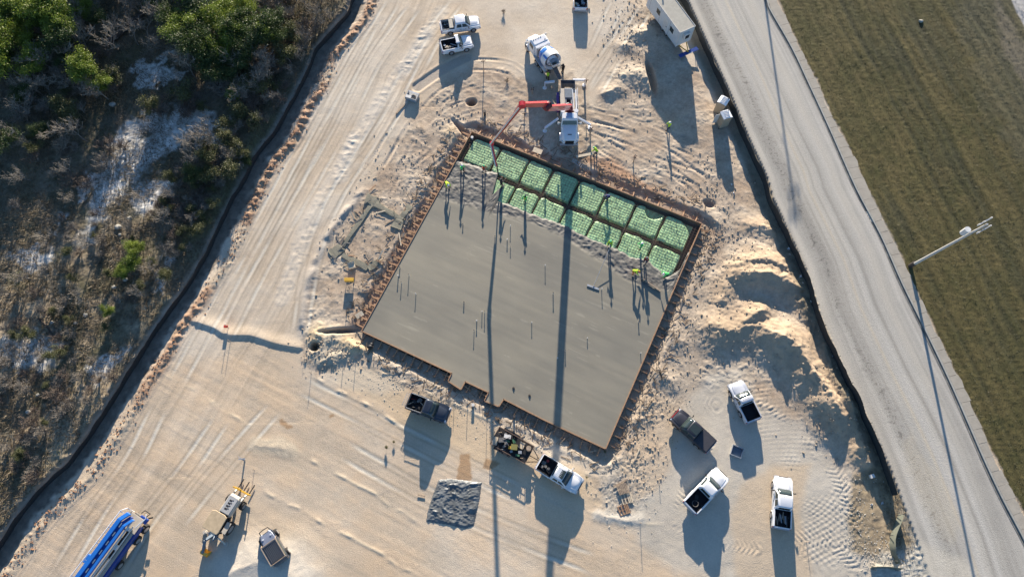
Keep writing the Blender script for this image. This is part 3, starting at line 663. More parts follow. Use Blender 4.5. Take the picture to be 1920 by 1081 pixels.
# form boards
def form(name, pts, label, top=SZ + .05, th=.05, out=-1):
    m = MB()
    for a, b in zip(pts[:-1], pts[1:]):
        a, b = Vector(a), Vector(b); t = (b - a).normalized(); n = Vector((t.y, -t.x, 0)) * out
        m.beam((a.x + n.x * .03, a.y + n.y * .03, top - .30), (b.x + n.x * .03, b.y + n.y * .03, top - .30), .06, .60)
        m.beam((a.x + n.x * .06, a.y + n.y * .06, top + .012), (b.x + n.x * .06, b.y + n.y * .06, top + .012), .09, .045)
    o = m.build(name, lumber); tag(o, label, 'form board', 'timber forms around the slab'); return o
def brace_row(pts, step, frm, out=-1, reach=.95):
    first = None
    for a, b in zip(pts[:-1], pts[1:]):
        a, b = Vector(a), Vector(b); L = (b - a).length; t = (b - a).normalized(); n = Vector((t.y, -t.x, 0)) * out
        k = max(1, int(L / step))
        for i in range(k):
            p = a + (b - a) * ((i + .5) / k); j = random.uniform(-.12, .12); rch = reach * random.uniform(.85, 1.1)
            if first is None:
                m = MB(); m.beam((.06, 0, SZ - .02), (1.05, 0, 0.0), .11, .05); m.beam((.12, 0, -.08), (1.05, 0, -.06), .11, .05); m.beam((1.05, 0, -.35), (1.05, 0, .22), .08, .06); m.beam((.11, .05, -.2), (.11, .05, SZ + .02), .05, .06)
                first = m.build('form_brace', lumber, frm); o = first
            else: o = first.copy(); COL.objects.link(o)
            o.parent = frm; o.location = (p.x + n.x * .06, p.y + n.y * .06, 0); o.rotation_euler = (0, 0, math.atan2(n.y, n.x) + j); o.scale = (rch, 1, 1)
    return first
fN = form('form_board', [S(0, 0), S(1, 0)], 'long timber form along the north side of the slab, beside the rebar grid')
fE = form('form_board', [S(1, 0), S(1, 1)], 'long timber form along the east side of the slab, near the spoil heaps')
fW = form('form_board', [S(0, 1), S(0, 0)], 'long timber form along the west side of the slab, with orange lit braces')
ep = [PV(*p, SZ) for p in edge_px]
fS = form('form_board', list(reversed(ep)), 'notched timber form along the south side of the slab')
brace_row([S(0, 0), S(1, 0)], 1.6, fN, -1, .8); brace_row([S(1, 0), S(1, 1)], 1.15, fE, -1, .9)
brace_row([S(0, 1), S(0, 0)], .95, fW, -1, 1.1); brace_row(list(reversed(ep)), 1.05, fS, -1, 1.0)

# stub-up pipes
pipe_m = mat('pvc_pipe', (.62, .6, .55), .5, noise_amt=.15); pdark = mat('dark_pipe', (.06, .05, .045), .6)
pipes = [(868, 419, 435), (957, 423, 452), (928, 442, 458), (951, 448, 470), (957, 462, 482), (1022, 497, 531), (1037, 549, 583), (1128, 541, 576), (767, 515, 552), (747, 516, 545), (753, 529, 560), (780, 550, 582), (870, 565, 584), (904, 583, 612), (909, 584, 620), (894, 600, 628), (889, 619, 653), (997, 603, 632), (1197, 602, 625), (1101, 632, 651), (1060, 656, 684), (1045, 670, 699), (1048, 657, 685), (1201, 660, 676), (750, 500, 518)]
pm0 = None
for i, (px, y0, y1) in enumerate(pipes):
    b = PV(px, y0 + 2, SZ); e = PV(px, y1, SZ); h = max(.22, (b.y - e.y) * math.tan(R(SUN_EL)))
    m = MB(); rr = .04 if i % 3 else .055; m.tube([(0, 0, -.05), (0, 0, h)], rr, 8); 
    o = m.build('plumbing_pipe', pipe_m); c = MB(); c.tube([(0, 0, h), (0, 0, h + .04)], rr * 1.35, 8); c.build('cap', white_m if i % 2 else pdark, o)
    o.location = (b.x, b.y, SZ)
    tag(o, None, 'pipe', 'pipes standing out of the smooth concrete')
    o['label'] = 'thin capped pipe standing upright out of the smooth grey concrete'
for (px, py) in ((963, 727), (993, 741)):
    b = PV(px, py, SZ); m = MB(); m.box((0, 0, .03), (.22, .22, .08), .4); m.box((0.02, 0, .09), (.1, .16, .06), .4); o = m.build('floor_box', pdark); o.location = b
    tag(o, 'small dark box set in the concrete, ' + ('nearer the deep notch' if px == 963 else 'farther from the deep notch'), 'floor box', 'floor boxes in the concrete near the south edge')
# ================================================================ VEHICLES
def wheel_mb(r=.4, w=.27):
    t = MB(); rings = []
    for (x, rr) in ((-w / 2, r * .62), (-w / 2, r * .93), (-w / 2 + .04, r), (w / 2 - .04, r), (w / 2, r * .93), (w / 2, r * .62)):
        rings.append([(rr * math.cos(2 * math.pi * k / 20), x, rr * math.sin(2 * math.pi * k / 20)) for k in range(20)])
    t.loft(rings); return t
def rim_mb(r=.4, w=.27):
    t = MB(); rings = []
    for (x, rr) in ((-w / 2 - .012, r * .2), (-w / 2 - .012, r * .6), (w / 2 + .012, r * .6), (w / 2 + .012, r * .2)):
        rings.append([(rr * math.cos(2 * math.pi * k / 14), x, rr * math.sin(2 * math.pi * k / 14)) for k in range(14)])
    t.loft(rings); return t
_WH = {}
def wheel(parent, x, y, r=.4, w=.27, steer=0):
    key = (r, w)
    if key not in _WH:
        ty = wheel_mb(r, w).build('tyre', rubber, None, smooth=50); rm = rim_mb(r, w).build('rim', rim_m, None, smooth=40)
        _WH[key] = (ty.data, rm.data); bpy.data.objects.remove(ty); bpy.data.objects.remove(rm)
    h = bpy.data.objects.new('wheel', _WH[key][0]); COL.objects.link(h); h.parent = parent; h.location = (x, y, r); h.rotation_euler = (0, 0, steer)
    q = bpy.data.objects.new('rim', _WH[key][1]); COL.objects.link(q); q.parent = h
    return h
def lerp(a, b, t): return a + (b - a) * t
def pickup(label, front, rear, paint, crew=True, L=None, bed='clutter', ribs=False, cover=False, hoodmark=False, sunroof=False, group='pickup trucks parked around the site', zc=.9, ladder=False, redlip=False, seed=1, toolbox=False, tailbed=True):
    f = PV(*front, zc); r_ = PV(*rear, zc); dirv = f - r_; Lp = dirv.length
    L = L or Lp; mid = (f + r_) / 2
    rz = math.atan2(dirv.y, dirv.x); z0 = hz(mid.x, mid.y)
    t = empty('pickup_truck', (mid.x, mid.y, max(z0, -.02)), rz, label, 'pickup truck', group)
    h = L / 2; rnd = random.Random(seed)
    cabr = -h + (1.95 if crew else 2.25); cowl = h - 1.35
    W = 1.0
    def ring(x, w, zb, zt, zf, wi):
        return [(x, -w * .96, zb), (x, -w * 1.0, lerp(zb, zt, .45)), (x, -w * .985, zt - .05), (x, -w * .95, zt), (x, -wi, zt), (x, -wi * .98, zf), (x, wi * .98, zf), (x, wi, zt), (x, w * .95, zt), (x, w * .985, zt - .05), (x, w, lerp(zb, zt, .45)), (x, w * .96, zb)]
    zt = 1.12; zs = 1.10
    st = [ring(-h + .05, .94, .5, zt - .02, zt - .02, .8), ring(-h + .12, .97, .42, zt, zt, .8), ring(-h + .125, .97, .42, zt, .62, .83), ring(cabr - .1, W, .40, zt, .62, .83), ring(cabr - .095, W, .40, zt, zt + .0, .83), ring(cowl - .1, W, .40, zt - .01, zt + .02, .80),
          ring(cowl, W, .40, zt, zt + .05, .72), ring(h - .7, .985, .42, zs - .02, zs + .03, .66), ring(h - .32, .955, .45, zs - .08, zs - .02, .62), ring(h - .12, .88, .48, zs - .18, zs - .12, .56), ring(h - .02, .76, .52, zs - .32, zs - .28, .5)]
    m = MB(); m.loft(st); m.build('body', paint, t, smooth=35)
    # raised hood panel
    m = MB(); m.loft([[(x, -w, z), (x, -w * .9, z + .025), (x, w * .9, z + .025), (x, w, z)] for x, w, z in ((cowl + .06, .62, zt + .045), (h - .7, .58, zs + .02), (h - .4, .52, zs - .015), (h - .3, .46, zs - .05))]); m.build('hood', paint, t, smooth=35)
    # bed interior
    m = MB(); bl = cabr - .12 - (-h + .14); bc = (cabr - .12 - h + .14) / 2
    if cover:
        m.box((bc, 0, zt + .02), (bl + .02, 1.74, .05)); m.build('bed_cover', mat('tonneau_cover', (.045, .045, .055), .55, noise_amt=.2), t, bevel=.015)
    else:
        m.box((bc, 0, .64), (bl, 1.60, .03)); m.box((bc, .80, .88), (bl, .03, .50)); m.box((bc, -.80, .88), (bl, .03, .50)); m.box((-h + .15, 0, .88), (.03, 1.6, .50)); m.box((cabr - .12, 0, .88), (.03, 1.6, .50))
        for k in range(9): m.box((bc, -.6 + .15 * k, .662), (bl - .1, .05, .015))
        m.build('bed_liner', liner if paint is not paint_w or bed != 'silver' else steel, t)
        for s in (-1, 1):
            q = MB(); q.box((bc, s * .87, zt + .015), (bl, .10, .03)); q.build('bed_rail', black if seed % 2 else paint, t, bevel=.01)
    # cab
    zr = 1.86; xb0, xb1, xt0, xt1 = cabr - .05, cowl + .05, cabr + .10, cowl - .72
    def cr(z, x0, x1, w, c=.10):
        return [(x0 + c, -w, z), (x1 - c, -w, z), (x1, -w + c * 1.4, z), (x1 + .03, 0, z), (x1, w - c * 1.4, z), (x1 - c, w, z), (x0 + c, w, z), (x0, w - c, z), (x0, -w + c, z)]
    m = MB(); m.loft([cr(zt - .03, xb0, xb1, .93), cr(zt + .08, xb0 + .01, xb1 - .06, .915), cr(zr - .06, xt0 - .02, xt1 + .05, .76), cr(zr - .015, xt0 + .03, xt1 - .02, .72), cr(zr + .012, xt0 + .14, xt1 - .16, .58)]); m.build('cab', paint, t, smooth=42)
    # glass: lower and upper rectangles of the cab walls
    def wall(s, x, k):    # side wall point, k 0..1 from belt to roof
        return Vector((x, s * lerp(.918, .765, k), lerp(zt + .08, zr - .06, k)))
    for s in (-1, 1):
        spans = [(lerp(xb0, xb1, .10), lerp(xb0, xb1, .42), 0.12, 0), (lerp(xb0, xb1, .47), lerp(xb0, xb1, .86), 0, .42)] if crew else [(lerp(xb0, xb1, .2), lerp(xb0, xb1, .85), 0, .5)]
        for x0, x1, q0, q1 in spans:
            a, b, c, d_ = wall(s, x0, .08), wall(s, x1, .08), wall(s, x1 - q1, .86), wall(s, x0 + q0, .86)
            m = MB(); m.quad(*((a, b, c, d_) if s < 0 else (b, a, d_, c)), .010); m.build('side_window', glass, t)
        for x0 in ([lerp(xb0, xb1, .40), lerp(xb0, xb1, .72)] if crew else [lerp(xb0, xb1, .45)]):
            m = MB(); m.box((x0 - .12, s * 1.005, zt - .12), (.2, .03, .03)); m.build('door_handle', black, t)
        m = MB(); m.box((cowl - .28, s * 1.13, 1.24), (.10, .24, .19), rz=s * -.25); m.beam((cowl - .2, s * .92, 1.18), (cowl - .26, s * 1.06, 1.2), .05); m.build('wing_mirror', black if seed != 9 else paint, t, bevel=.02)
    a, b = (xb1 - .05, zt + .09), (xt1 + .055, zr - .05)
    m = MB(); m.loft([[(lerp(a[0], b[0], k) + .022 - .02 * abs(y_) ** 2, y_ * lerp(.80, .66, k), lerp(a[1], b[1], k) + .008) for y_ in (-1, -.6, -.2, .2, .6, 1)] for k in (.02, .5, .97)], caps=False, closed=False)
    ws = m.build('windshield', glass, t, smooth=60); sm = ws.modifiers.new('thick', 'SOLIDIFY'); sm.thickness = .012
    m = MB(); m.quad((xb0 - .004, .62, zt + .14), (xb0 - .004, -.62, zt + .14), (xt0 - .03, -.56, zr - .12), (xt0 - .03, .56, zr - .12), .012); m.build('rear_window', glass, t)
    if ribs:
        for k in range(6): m = MB(); m.box((lerp(xt0, xt1, .42), -.45 + .18 * k, zr + .02), ((xt1 - xt0) * .6, .035, .02)); m.build('roof_rib', paint, t)
    if sunroof: m = MB(); m.box((lerp(xt0, xt1, .78 if ribs else .5), 0, zr + .014), (.5 if ribs else 1.05, .95, .02)); m.build('sunroof', glass, t, bevel=.008)
    if crew:
        for k in range(5 if not ribs else 0): m = MB(); m.box((xt1 - .12, -.4 + .2 * k, zr + .008), (.05, .05, .02)); m.build('roof_lamp', mat('amber_lens', (.5, .2, .03), .4), t)
    # ends
    m = MB(); m.box((h - .02, 0, .56), (.16, 1.72, .22)); m.box((h - .1, 0, .56), (.2, 1.9, .2)); m.build('front_bumper', chrome if not redlip else paint, t, bevel=.03)
    m = MB(); m.box((-h + .0, 0, .54), (.18, 1.86, .20)); m.build('rear_bumper', chrome if paint is not paint_d else black, t, bevel=.03)
    m = MB(); m.box((h - .03, 0, .80), (.08, 1.0, .26)); m.build('grille', black, t, bevel=.02)
    m = MB(); m.box((-h + .045, 0, .86), (.05, 1.5, .50)); m.build('tailgate', paint, t, bevel=.012)
    if redlip: m = MB(); m.box((h - .05, 0, .97), (.10, 1.25, .07)); m.build('red_trim', mat('red_trim', (.4, .03, .03), .4), t, bevel=.02)
    for s in (-1, 1):
        m = MB(); m.box((h - .16, s * .70, .86), (.18, .30, .18), rz=s * -.35); m.build('headlight', headl, t, bevel=.03)
        m = MB(); m.box((-h + .06, s * .89, .88), (.10, .12, .36)); m.build('taillight', redl, t, bevel=.015)
        for x in (h - 1.0, -h + 1.2):
            wheel(t, x, s * .87, .42, .28)
            q = MB(); pts = [(x + .50 * math.cos(R(a_)), s * 1.005, .42 + .50 * math.sin(R(a_))) for a_ in range(0, 181, 15)]; q.tube(pts, .032, 5); q.build('fender_arch', black if paint is not paint_w else paint, t)
    # load
    if bed == 'clutter' and not cover:
        for k in range(11):
            q = MB(); x = rnd.uniform(-h + .4, cabr - .4); y = rnd.uniform(-.6, .6); c = rnd.random()
            if c < .35: q.box((x, y, .78), (rnd.uniform(.25, .6), rnd.uniform(.2, .4), rnd.uniform(.15, .35)), rnd.random() * 3); nm = 'crate'
            elif c < .6: q.tube([(x, y, .75), (x + rnd.uniform(-.7, .7), y + rnd.uniform(-.3, .3), .9)], .03, 6); nm = 'tool_handle'
            elif c < .8: q.tube([(x, y, .67), (x, y, .98)], .15, 12); nm = 'bucket'
            else: q.box((x, y, .72), (.9, .10, .08), rnd.random() * 3); nm = 'plank'
            q.build(nm, rnd.choice([dirt_cloth, black, board_tan, black, steel, mat('red_can', (.35, .03, .03), .5), dirt_cloth]), t)
    if bed == 'silver':
        q = MB(); q.box((cabr - .5, 0, .98), (.55, 1.5, .5)); q.build('tool_box', mat('tan_toolbox', (.42, .39, .33), .6), t, bevel=.03)
        for k in range(7):
            q = MB(); q.box((rnd.uniform(-h + .4, cabr - 1), rnd.uniform(-.6, .6), .76), (rnd.uniform(.2, .5), rnd.uniform(.2, .4), .22), rnd.random() * 3); q.build('crate', rnd.choice([black, dirt_cloth, white_m]), t)
    if bed == 'hose':
        q = MB(); q.tube([(-h + .8 + .32 * math.cos(a_ * .4), -.1 + .32 * math.sin(a_ * .4), .72 + .006 * a_) for a_ in range(32)], .03, 6); q.build('hose_coil', dirt_cloth, t)
        q = MB(); q.box((-h + 1.4, .25, .76), (.5, .4, .2), .5); q.build('crate', black, t)
    if bed == 'timber':
        for k in range(8): q = MB(); q.box((-h + 1.0 + rnd.uniform(-.3, .5), -.55 + k * .15, .72 + .05 * (k % 2)), (rnd.uniform(.7, 1.3), .10, .09), rnd.uniform(-.3, .3)); q.build('plank', rnd.choice([dirt_cloth, lumber_old, steel]), t)
    if toolbox: q = MB(); q.box((cabr - .38, 0, 1.1), (.45, 1.7, .22)); q.build('tool_box', black, t, bevel=.02)
    if ladder:
        for s in (-1, 1):
            q = MB(); q.tube([(-h + .15, s * .85, 1.12), (-h + .15, s * .85, 1.30), (cabr, s * .85, 1.30)], .03, 6); q.build('rack_rail', steel, t)
        q = MB()
        for k in range(8): q.beam((-h - .08, -.75 + .2 * k, 1.13), (-h - .38, -.75 + .2 * k, 1.08), .025)
        for z_ in (-.08, -.38): q.beam((-h + z_, -.8, 1.12 + z_ * .1), (-h + z_, .8, 1.12 + z_ * .1), .04)
        q.build('tail_basket', steel, t)
    return t
pickup('white crew cab pickup with tan tool box in its bed, above a smaller pickup', (899, 40), (826, 50), paint_w, True, bed='silver', seed=3)
pickup('white regular cab pickup with cluttered bed, nearest the haul road bucket', (885, 76), (827, 88), paint_w, False, seed=4)
pickup('white pickup cut by the top edge, tailgate towards the mixer', (1089, -62), (1088.5, 17), paint_w, True, bed='clutter', seed=7)
pickup('dark slate pickup with ribbed roof and rear basket, south of the slab', (841, 778), (765, 750), paint_d, True, ribs=True, ladder=True, seed=5)
pickup('white crew cab pickup with ribbed roof towing the equipment trailer', (1088, 912), (1011, 864), paint_w, True, ribs=True, sunroof=True, seed=9)
pickup('dark bronze pickup with black bed cover and red nose trim', (1265, 775), (1334, 838), paint_b, True, cover=True, sunroof=True, redlip=True, seed=8)
pickup('silver pickup with empty black bed, parked closest to the spoil heaps', (1378, 716), (1414, 788), paint_s, True, bed='none', seed=6)
pickup('white pickup with coiled hose in black bed, parked diagonally', (1356, 886), (1293, 952), paint_w, False, bed='hose', seed=12)
pickup('white pickup with timber in its bed, parked straight by the gravel pad', (1469, 893), (1465.5, 990), paint_w, True, bed='timber', seed=14)

# ---- equipment trailer
def local_frame(front, rear, z): 
    f = PV(*front, z); r_ = PV(*rear, z); d_ = f - r_; m_ = (f + r_) / 2
    return m_, d_.length, math.atan2(d_.y, d_.x)
m_, L, rz = local_frame((993, 853), (928, 816), .6)
t = empty('equipment_trailer', (m_.x, m_.y, 0), rz, 'open black equipment trailer full of tools hitched to the white pickup', 'trailer')
m = MB(); m.box((0, 0, .55), (L, 2.1, .08)); m.build('deck', black, t)
m = MB()
for s in (-1, 1):
    m.beam((-L / 2, s * 1.05, .95), (L / 2, s * 1.05, .95), .06); m.beam((-L / 2, s * 1.05, .75), (L / 2, s * 1.05, .75), .04)
    for k in range(7): m.beam((-L / 2 + L * k / 6, s * 1.05, .55), (-L / 2 + L * k / 6, s * 1.05, .95), .05)
for x in (-L / 2, L / 2): m.beam((x, -1.05, .95), (x, 1.05, .95), .06)
m.build('rail', rust, t)
m = MB(); m.beam((L / 2, -.8, .55), (L / 2 + 1.35, 0, .5), .08); m.beam((L / 2, .8, .55), (L / 2 + 1.35, 0, .5), .08); m.beam((L / 2, 0, .5), (L / 2 + 1.6, 0, .5), .08); m.build('hitch', black, t)
for s in (-1, 1):
    for x in (-.9, .0): wheel(t, x - .2, s * 1.15, .36, .22)
    m = MB(); m.box((-.65, s * 1.17, .80), (2.0, .28, .05)); m.build('mudguard', black, t, bevel=.02)
rnd = random.Random(5)
def load(nm, mm, fn): q = MB(); fn(q); q.build(nm, mm, t, smooth=30)
load('white_box', white_m, lambda q: q.box((-.9, .55, .82), (.75, .4, .35), .3)); load('barrel', lumber_old, lambda q: (q.tube([(1.75, .55, .6), (1.75, .55, 1.25)], .32, 16, cap=False), q.tube([(1.75, .55, 1.25), (1.75, .55, .65)], .28, 16)))
load('plate_compactor', dirt_cloth, lambda q: (q.box((-1.3, -.1, .85), (.6, .5, .4), .5), q.tube([(-1.2, -.1, 1), (-.6, .6, 1.25)], .04)))
load('generator', mat('olive_generator', (.22, .20, .06), .6), lambda q: q.box((.3, -.1, .9), (.7, .6, .55), .4)); load('plywood', board_tan, lambda q: q.box((.9, .5, .63), (.6, .7, .06), .1)); load('yellow_can', yellow_p, lambda q: q.tube([(-.1, -.35, .6), (-.1, -.35, 1.0)], .17, 10)); load('plywood', board_tan, lambda q: q.box((-1.9, -.5, .63), (.6, .9, .06), .3))
for k in range(26):
    x, y = rnd.uniform(-L / 2 + .3, L / 2 - .3), rnd.uniform(-.85, .85); c = rnd.random()
    if c < .5: load('tool', rnd.choice([dirt_cloth, steel, black, lumber_old]), lambda q: q.tube([(x, y, .65), (x + rnd.uniform(-.8, .8), y + rnd.uniform(-.5, .5), rnd.uniform(.8, 1.1))], .03, 6))
    else: load('crate', rnd.choice([black, dirt_cloth, mat('green_can', (.05, .15, .08), .6), steel]), lambda q: q.box((x, y, .75), (rnd.uniform(.2, .5), rnd.uniform(.2, .4), rnd.uniform(.2, .4)), rnd.random() * 3))

# ---- open off-road vehicle, lower left
m_, L, rz = local_frame((495, 1000), (524, 1050), 1.4); L = 3.7
t = empty('utility_vehicle', (m_.x, m_.y, 0), rz, 'boxy dark utility vehicle with ribbed roof and hoop bumper, near the bottom edge', 'utility vehicle')
m = MB(); m.loft([[(x, -w, .45), (x, -w, z), (x, w, z), (x, w, .45)] for x, w, z in ((-1.8, .78, 1.0), (-1.7, .85, 1.1), (.6, .85, 1.12), (1.5, .78, 1.08), (1.72, .68, .95))]); m.build('body', paint_d, t, bevel=.04)
m = MB(); m.loft([[(x, -w, z), (x, -w * .9, z + .05), (x, w * .9, z + .05), (x, w, z)] for x, w, z in ((.55, .76, 1.12), (1.35, .70, 1.07), (1.6, .6, 1.0))]); m.build('hood', mat('pale_hood', (.25, .28, .36), .3, metal=.3, coat=.5), t, smooth=30)
m = MB(); m.loft([[(x0, -w, z), (x1, -w, z), (x1, w, z), (x0, w, z)] for x0, x1, w, z in ((-1.7, .6, .82, 1.1), (-1.62, .42, .76, 1.78), (-1.55, .35, .70, 1.82))]); m.build('cab', paint_d, t, bevel=.03)
for k in range(8): m = MB(); m.box((-.6, -.58 + .165 * k, 1.84), (1.8, .05, .04)); m.build('roof_rib', mat('grey_rib', (.10, .11, .12), .5), t)
m = MB()
for s in (-1, 1): m.tube([(.75, s * .85, 1.15), (.45, s * .84, 1.9), (-1.65, s * .84, 1.9), (-1.9, s * .80, 1.1)], .035, 6)
m.tube([(.45, -.84, 1.9), (.45, .84, 1.9)], .035, 6); m.tube([(-1.65, -.84, 1.9), (-1.65, .84, 1.9)], .035, 6); m.build('roll_bar', lumber_old, t)
m = MB(); m.tube([(1.7, -.55, .6), (2.05, -.5, .95), (2.1, 0, 1.0), (2.05, .5, .95), (1.7, .55, .6)], .05, 8); m.build('front_hoop', black, t)
for s in (-1, 1):
    m = MB(); m.tube([(1.62, s * .42, .9), (1.74, s * .42, .9)], .12, 12); m.build('headlight', headl, t); m = MB(); m.quad((-1.5, s * .85, 1.2), (.3, s * .85, 1.2), (.25, s * .79, 1.7), (-1.45, s * .79, 1.7), .01); m.build('side_window', glass, t)
    m = MB(); m.tube([(1.2, s * .45, 1.13), (1.2, s * .45, 1.2)], .09, 12); m.build('hood_lamp', headl, t)
    for x in (1.15, -1.15): wheel(t, x, s * .88, .42, .3)
m = MB(); m.quad((.62, .74, 1.16), (.62, -.74, 1.16), (.44, -.68, 1.76), (.44, .68, 1.76), .02); m.build('windshield', glass, t)

# ---- concrete mixer truck
f = PV(1000, 58, 2.9); r_ = PV(1038, 128, 1.5); d_ = (f - r_); d_.z = 0; rz = math.atan2(d_.y, d_.x); L = d_.length + .6; m_ = (f + r_) / 2
t = empty('mixer_truck', (m_.x, m_.y, 0), rz, 'white concrete mixer truck with blue banded drum, backed up to the pump', 'mixer truck'); h = L / 2
def part(nm, mm, fn, par=None, smooth=None, bevel=0.0):
    q = MB(); fn(q); return q.build(nm, mm, par or t, smooth=smooth, bevel=bevel)
part('chassis', dirt_cloth, lambda q: (q.box((-.2, .42, .95), (L - 1.0, .12, .28)), q.box((-.2, -.42, .95), (L - 1.0, .12, .28)), q.box((-h + 1.2, 0, .9), (.3, 1.1, .3)), q.box((1, 0, .9), (.3, 1.1, .3))))
cb = part('cab', paint_w, lambda q: (q.loft([[(x0, -w, z), (x1, -w, z), (x1, w, z), (x0, w, z)] for x0, x1, w, z in ((h - 2.6, h - 1.15, 1.15, .9), (h - 2.6, h - 1.1, 1.18, 1.9), (h - 2.55, h - 1.3, 1.12, 2.75), (h - 2.45, h - 1.45, .98, 2.9))]), q.box((h - 2.8, 0, 2.0), (.5, 2.1, 1.7))), bevel=.06)
part('hood', paint_w, lambda q: q.loft([[(x, -w, .8), (x, -w, z - .12), (x, -w * .8, z), (x, w * .8, z), (x, w, z - .12), (x, w, .8)] for x, w, z in ((h - 1.2, .95, 1.85), (h - .5, .85, 1.75), (h, .70, 1.6), (h + .12, .6, 1.4))]), smooth=40)
part('windshield', glass, lambda q: q.quad((h - 1.07, 1.0, 1.95), (h - 1.07, -1.0, 1.95), (h - 1.26, -.95, 2.65), (h - 1.26, .95, 2.65), .02))
part('rear_window', glass, lambda q: q.quad((h - 3.06, .6, 2.2), (h - 3.06, -.6, 2.2), (h - 3.06, -.6, 2.6), (h - 3.06, .6, 2.6), -.02))
for s in (-1, 1):
    part('side_window', glass, lambda q: q.quad((h - 2.3, s * 1.175, 2.0), (h - 1.4, s * 1.175, 2.0), (h - 1.5, s * 1.13, 2.6), (h - 2.3, s * 1.13, 2.6), .02 * -s))
    part('wing_mirror', white_m, lambda q: (q.box((h - 1.0, s * 1.5, 2.1), (.12, .26, .5)), q.beam((h - 1.1, s * 1.1, 2.3), (h - 1.0, s * 1.45, 2.3), .05)))
    part('fender', paint_w, lambda q: q.loft([[(h - .75 + .62 * math.cos(R(a_)), s * y, .5 + .68 * math.sin(R(a_))) for y in (.8, 1.22)] + [(h - .75 + .56 * math.cos(R(a_)), s * y, .5 + .62 * math.sin(R(a_))) for y in (1.22, .8)] for a_ in range(10, 171, 20)]))
    part('headlight', headl, lambda q: q.box((h + .05, s * .78, 1.1), (.15, .25, .22)))
    part('catwalk', steel, lambda q: q.box((-.6, s * 1.1, 1.25), (L - 4.2, .35, .08)))
    part('rear_fender', white_m, lambda q: (q.box((-h + 2.1, s * 1.05, 1.2), (2.9, .5, .06)), q.box((-h + .62, s * 1.05, 1.0), (.06, .5, .45))))
    wheel(t, h - .75, s * 1.05, .52, .32)
    for x in (-h + 1.5, -h + 2.75): wheel(t, x, s * .98, .52, .55)
for k in range(5): part('roof_lamp', black, lambda q: q.box((h - 1.6 if k else h - 2.2, -.7 + .35 * k, 2.93), (.08, .12, .06)))
part('roof_light_bar', black, lambda q: q.box((h - 2.95, .0, 2.62), (.06, 1.5, .16)))
part('exhaust_stack', chrome, lambda q: q.tube([(h - 3.15, .95, 1.0), (h - 3.15, .95, 3.1)], .09, 8))
ang = R(12)
def drumring(s_, r_): 
    c = Vector((h - 3.35 - s_ * math.cos(ang), 0, 2.05 + s_ * math.sin(ang)))
    return [(c.x + r_ * math.cos(2 * math.pi * k / 28) * math.sin(ang), r_ * math.sin(2 * math.pi * k / 28), c.z + r_ * math.cos(2 * math.pi * k / 28) * math.cos(ang)) for k in range(28)]
DL = L - 3.9
prof = [(0, .45), (.12, .9), (.55, 1.12), (.95, 1.22), (1.6, 1.25), (2.3, 1.22), (DL * .8, .88), (DL, .55)]
dr = part('drum', mat('drum_white', (.74, .76, .78), .35, coat=.3, noise_amt=.06), lambda q: q.loft([drumring(a_, b_) for a_, b_ in prof]), smooth=50)
part('blue_band', blue_p, lambda q: q.loft([drumring(a_, b_ + .012) for a_, b_ in ((.35, 1.03), (.55, 1.12), (.95, 1.22), (1.15, 1.232))], caps=False), par=dr, smooth=60)
part('stripe', blue_p, lambda q: q.loft([[Vector(drumring(a_, b_ + .01)[k]) for k in (3, 4)] for a_, b_ in ((1.4, 1.245), (2.3, 1.225), (DL * .8, .885))], caps=False, closed=False), par=dr)
part('drum_mouth', black, lambda q: q.loft([drumring(DL + .005, .50), drumring(DL + .02, .50), drumring(DL + .02, .02)]), par=dr)
part('drum_ring', dirt_cloth, lambda q: q.loft([drumring(DL * .82, .90), drumring(DL * .82, .98), drumring(DL * .88, .92), drumring(DL * .88, .80)]), par=dr)
part('hopper', white_m, lambda q: q.loft([[(-h + .15 + x0, -w, z), (-h + .15 + x1, -w, z), (-h + .15 + x1, w, z), (-h + .15 + x0, w, z)] for x0, x1, w, z in ((-.1, .3, .25, 1.9), (-.5, .45, .6, 3.05))], caps=False), smooth=20).modifiers.new('thick', 'SOLIDIFY').thickness = .05
part('drum_support', steel, lambda q: (q.beam((-h + .9, -.9, 1.0), (-h + .7, -.55, 2.6), .12), q.beam((-h + .9, .9, 1.0), (-h + .7, .55, 2.6), .12), q.beam((-h + .7, -.6, 2.6), (-h + .7, .6, 2.6), .12)))
part('chute', dirt_cloth, lambda q: q.loft([[(x, -w, z + .15), (x, -w * .6, z), (x, w * .6, z), (x, w, z + .15)] for x, w, z in ((-h + .3, .3, 1.85), (-h - 1.5, .25, 1.25))], caps=False, closed=False)).modifiers.new('thick', 'SOLIDIFY').thickness = .03
part('ladder', white_m, lambda q: (q.beam((-h + .2, -.95, .6), (-h + .1, -.85, 2.8), .04), q.beam((-h + .2, -.55, .6), (-h + .1, -.5, 2.8), .04)) + tuple(q.beam((-h + .18, -.95, .8 + k * .3), (-h + .18, -.55, .8 + k * .3), .03) for k in range(7)))
part('water_tank', paint_w, lambda q: q.tube([(h - 3.0, -.6, 1.5), (h - 3.0, .6, 1.5)], .3, 14), smooth=40)

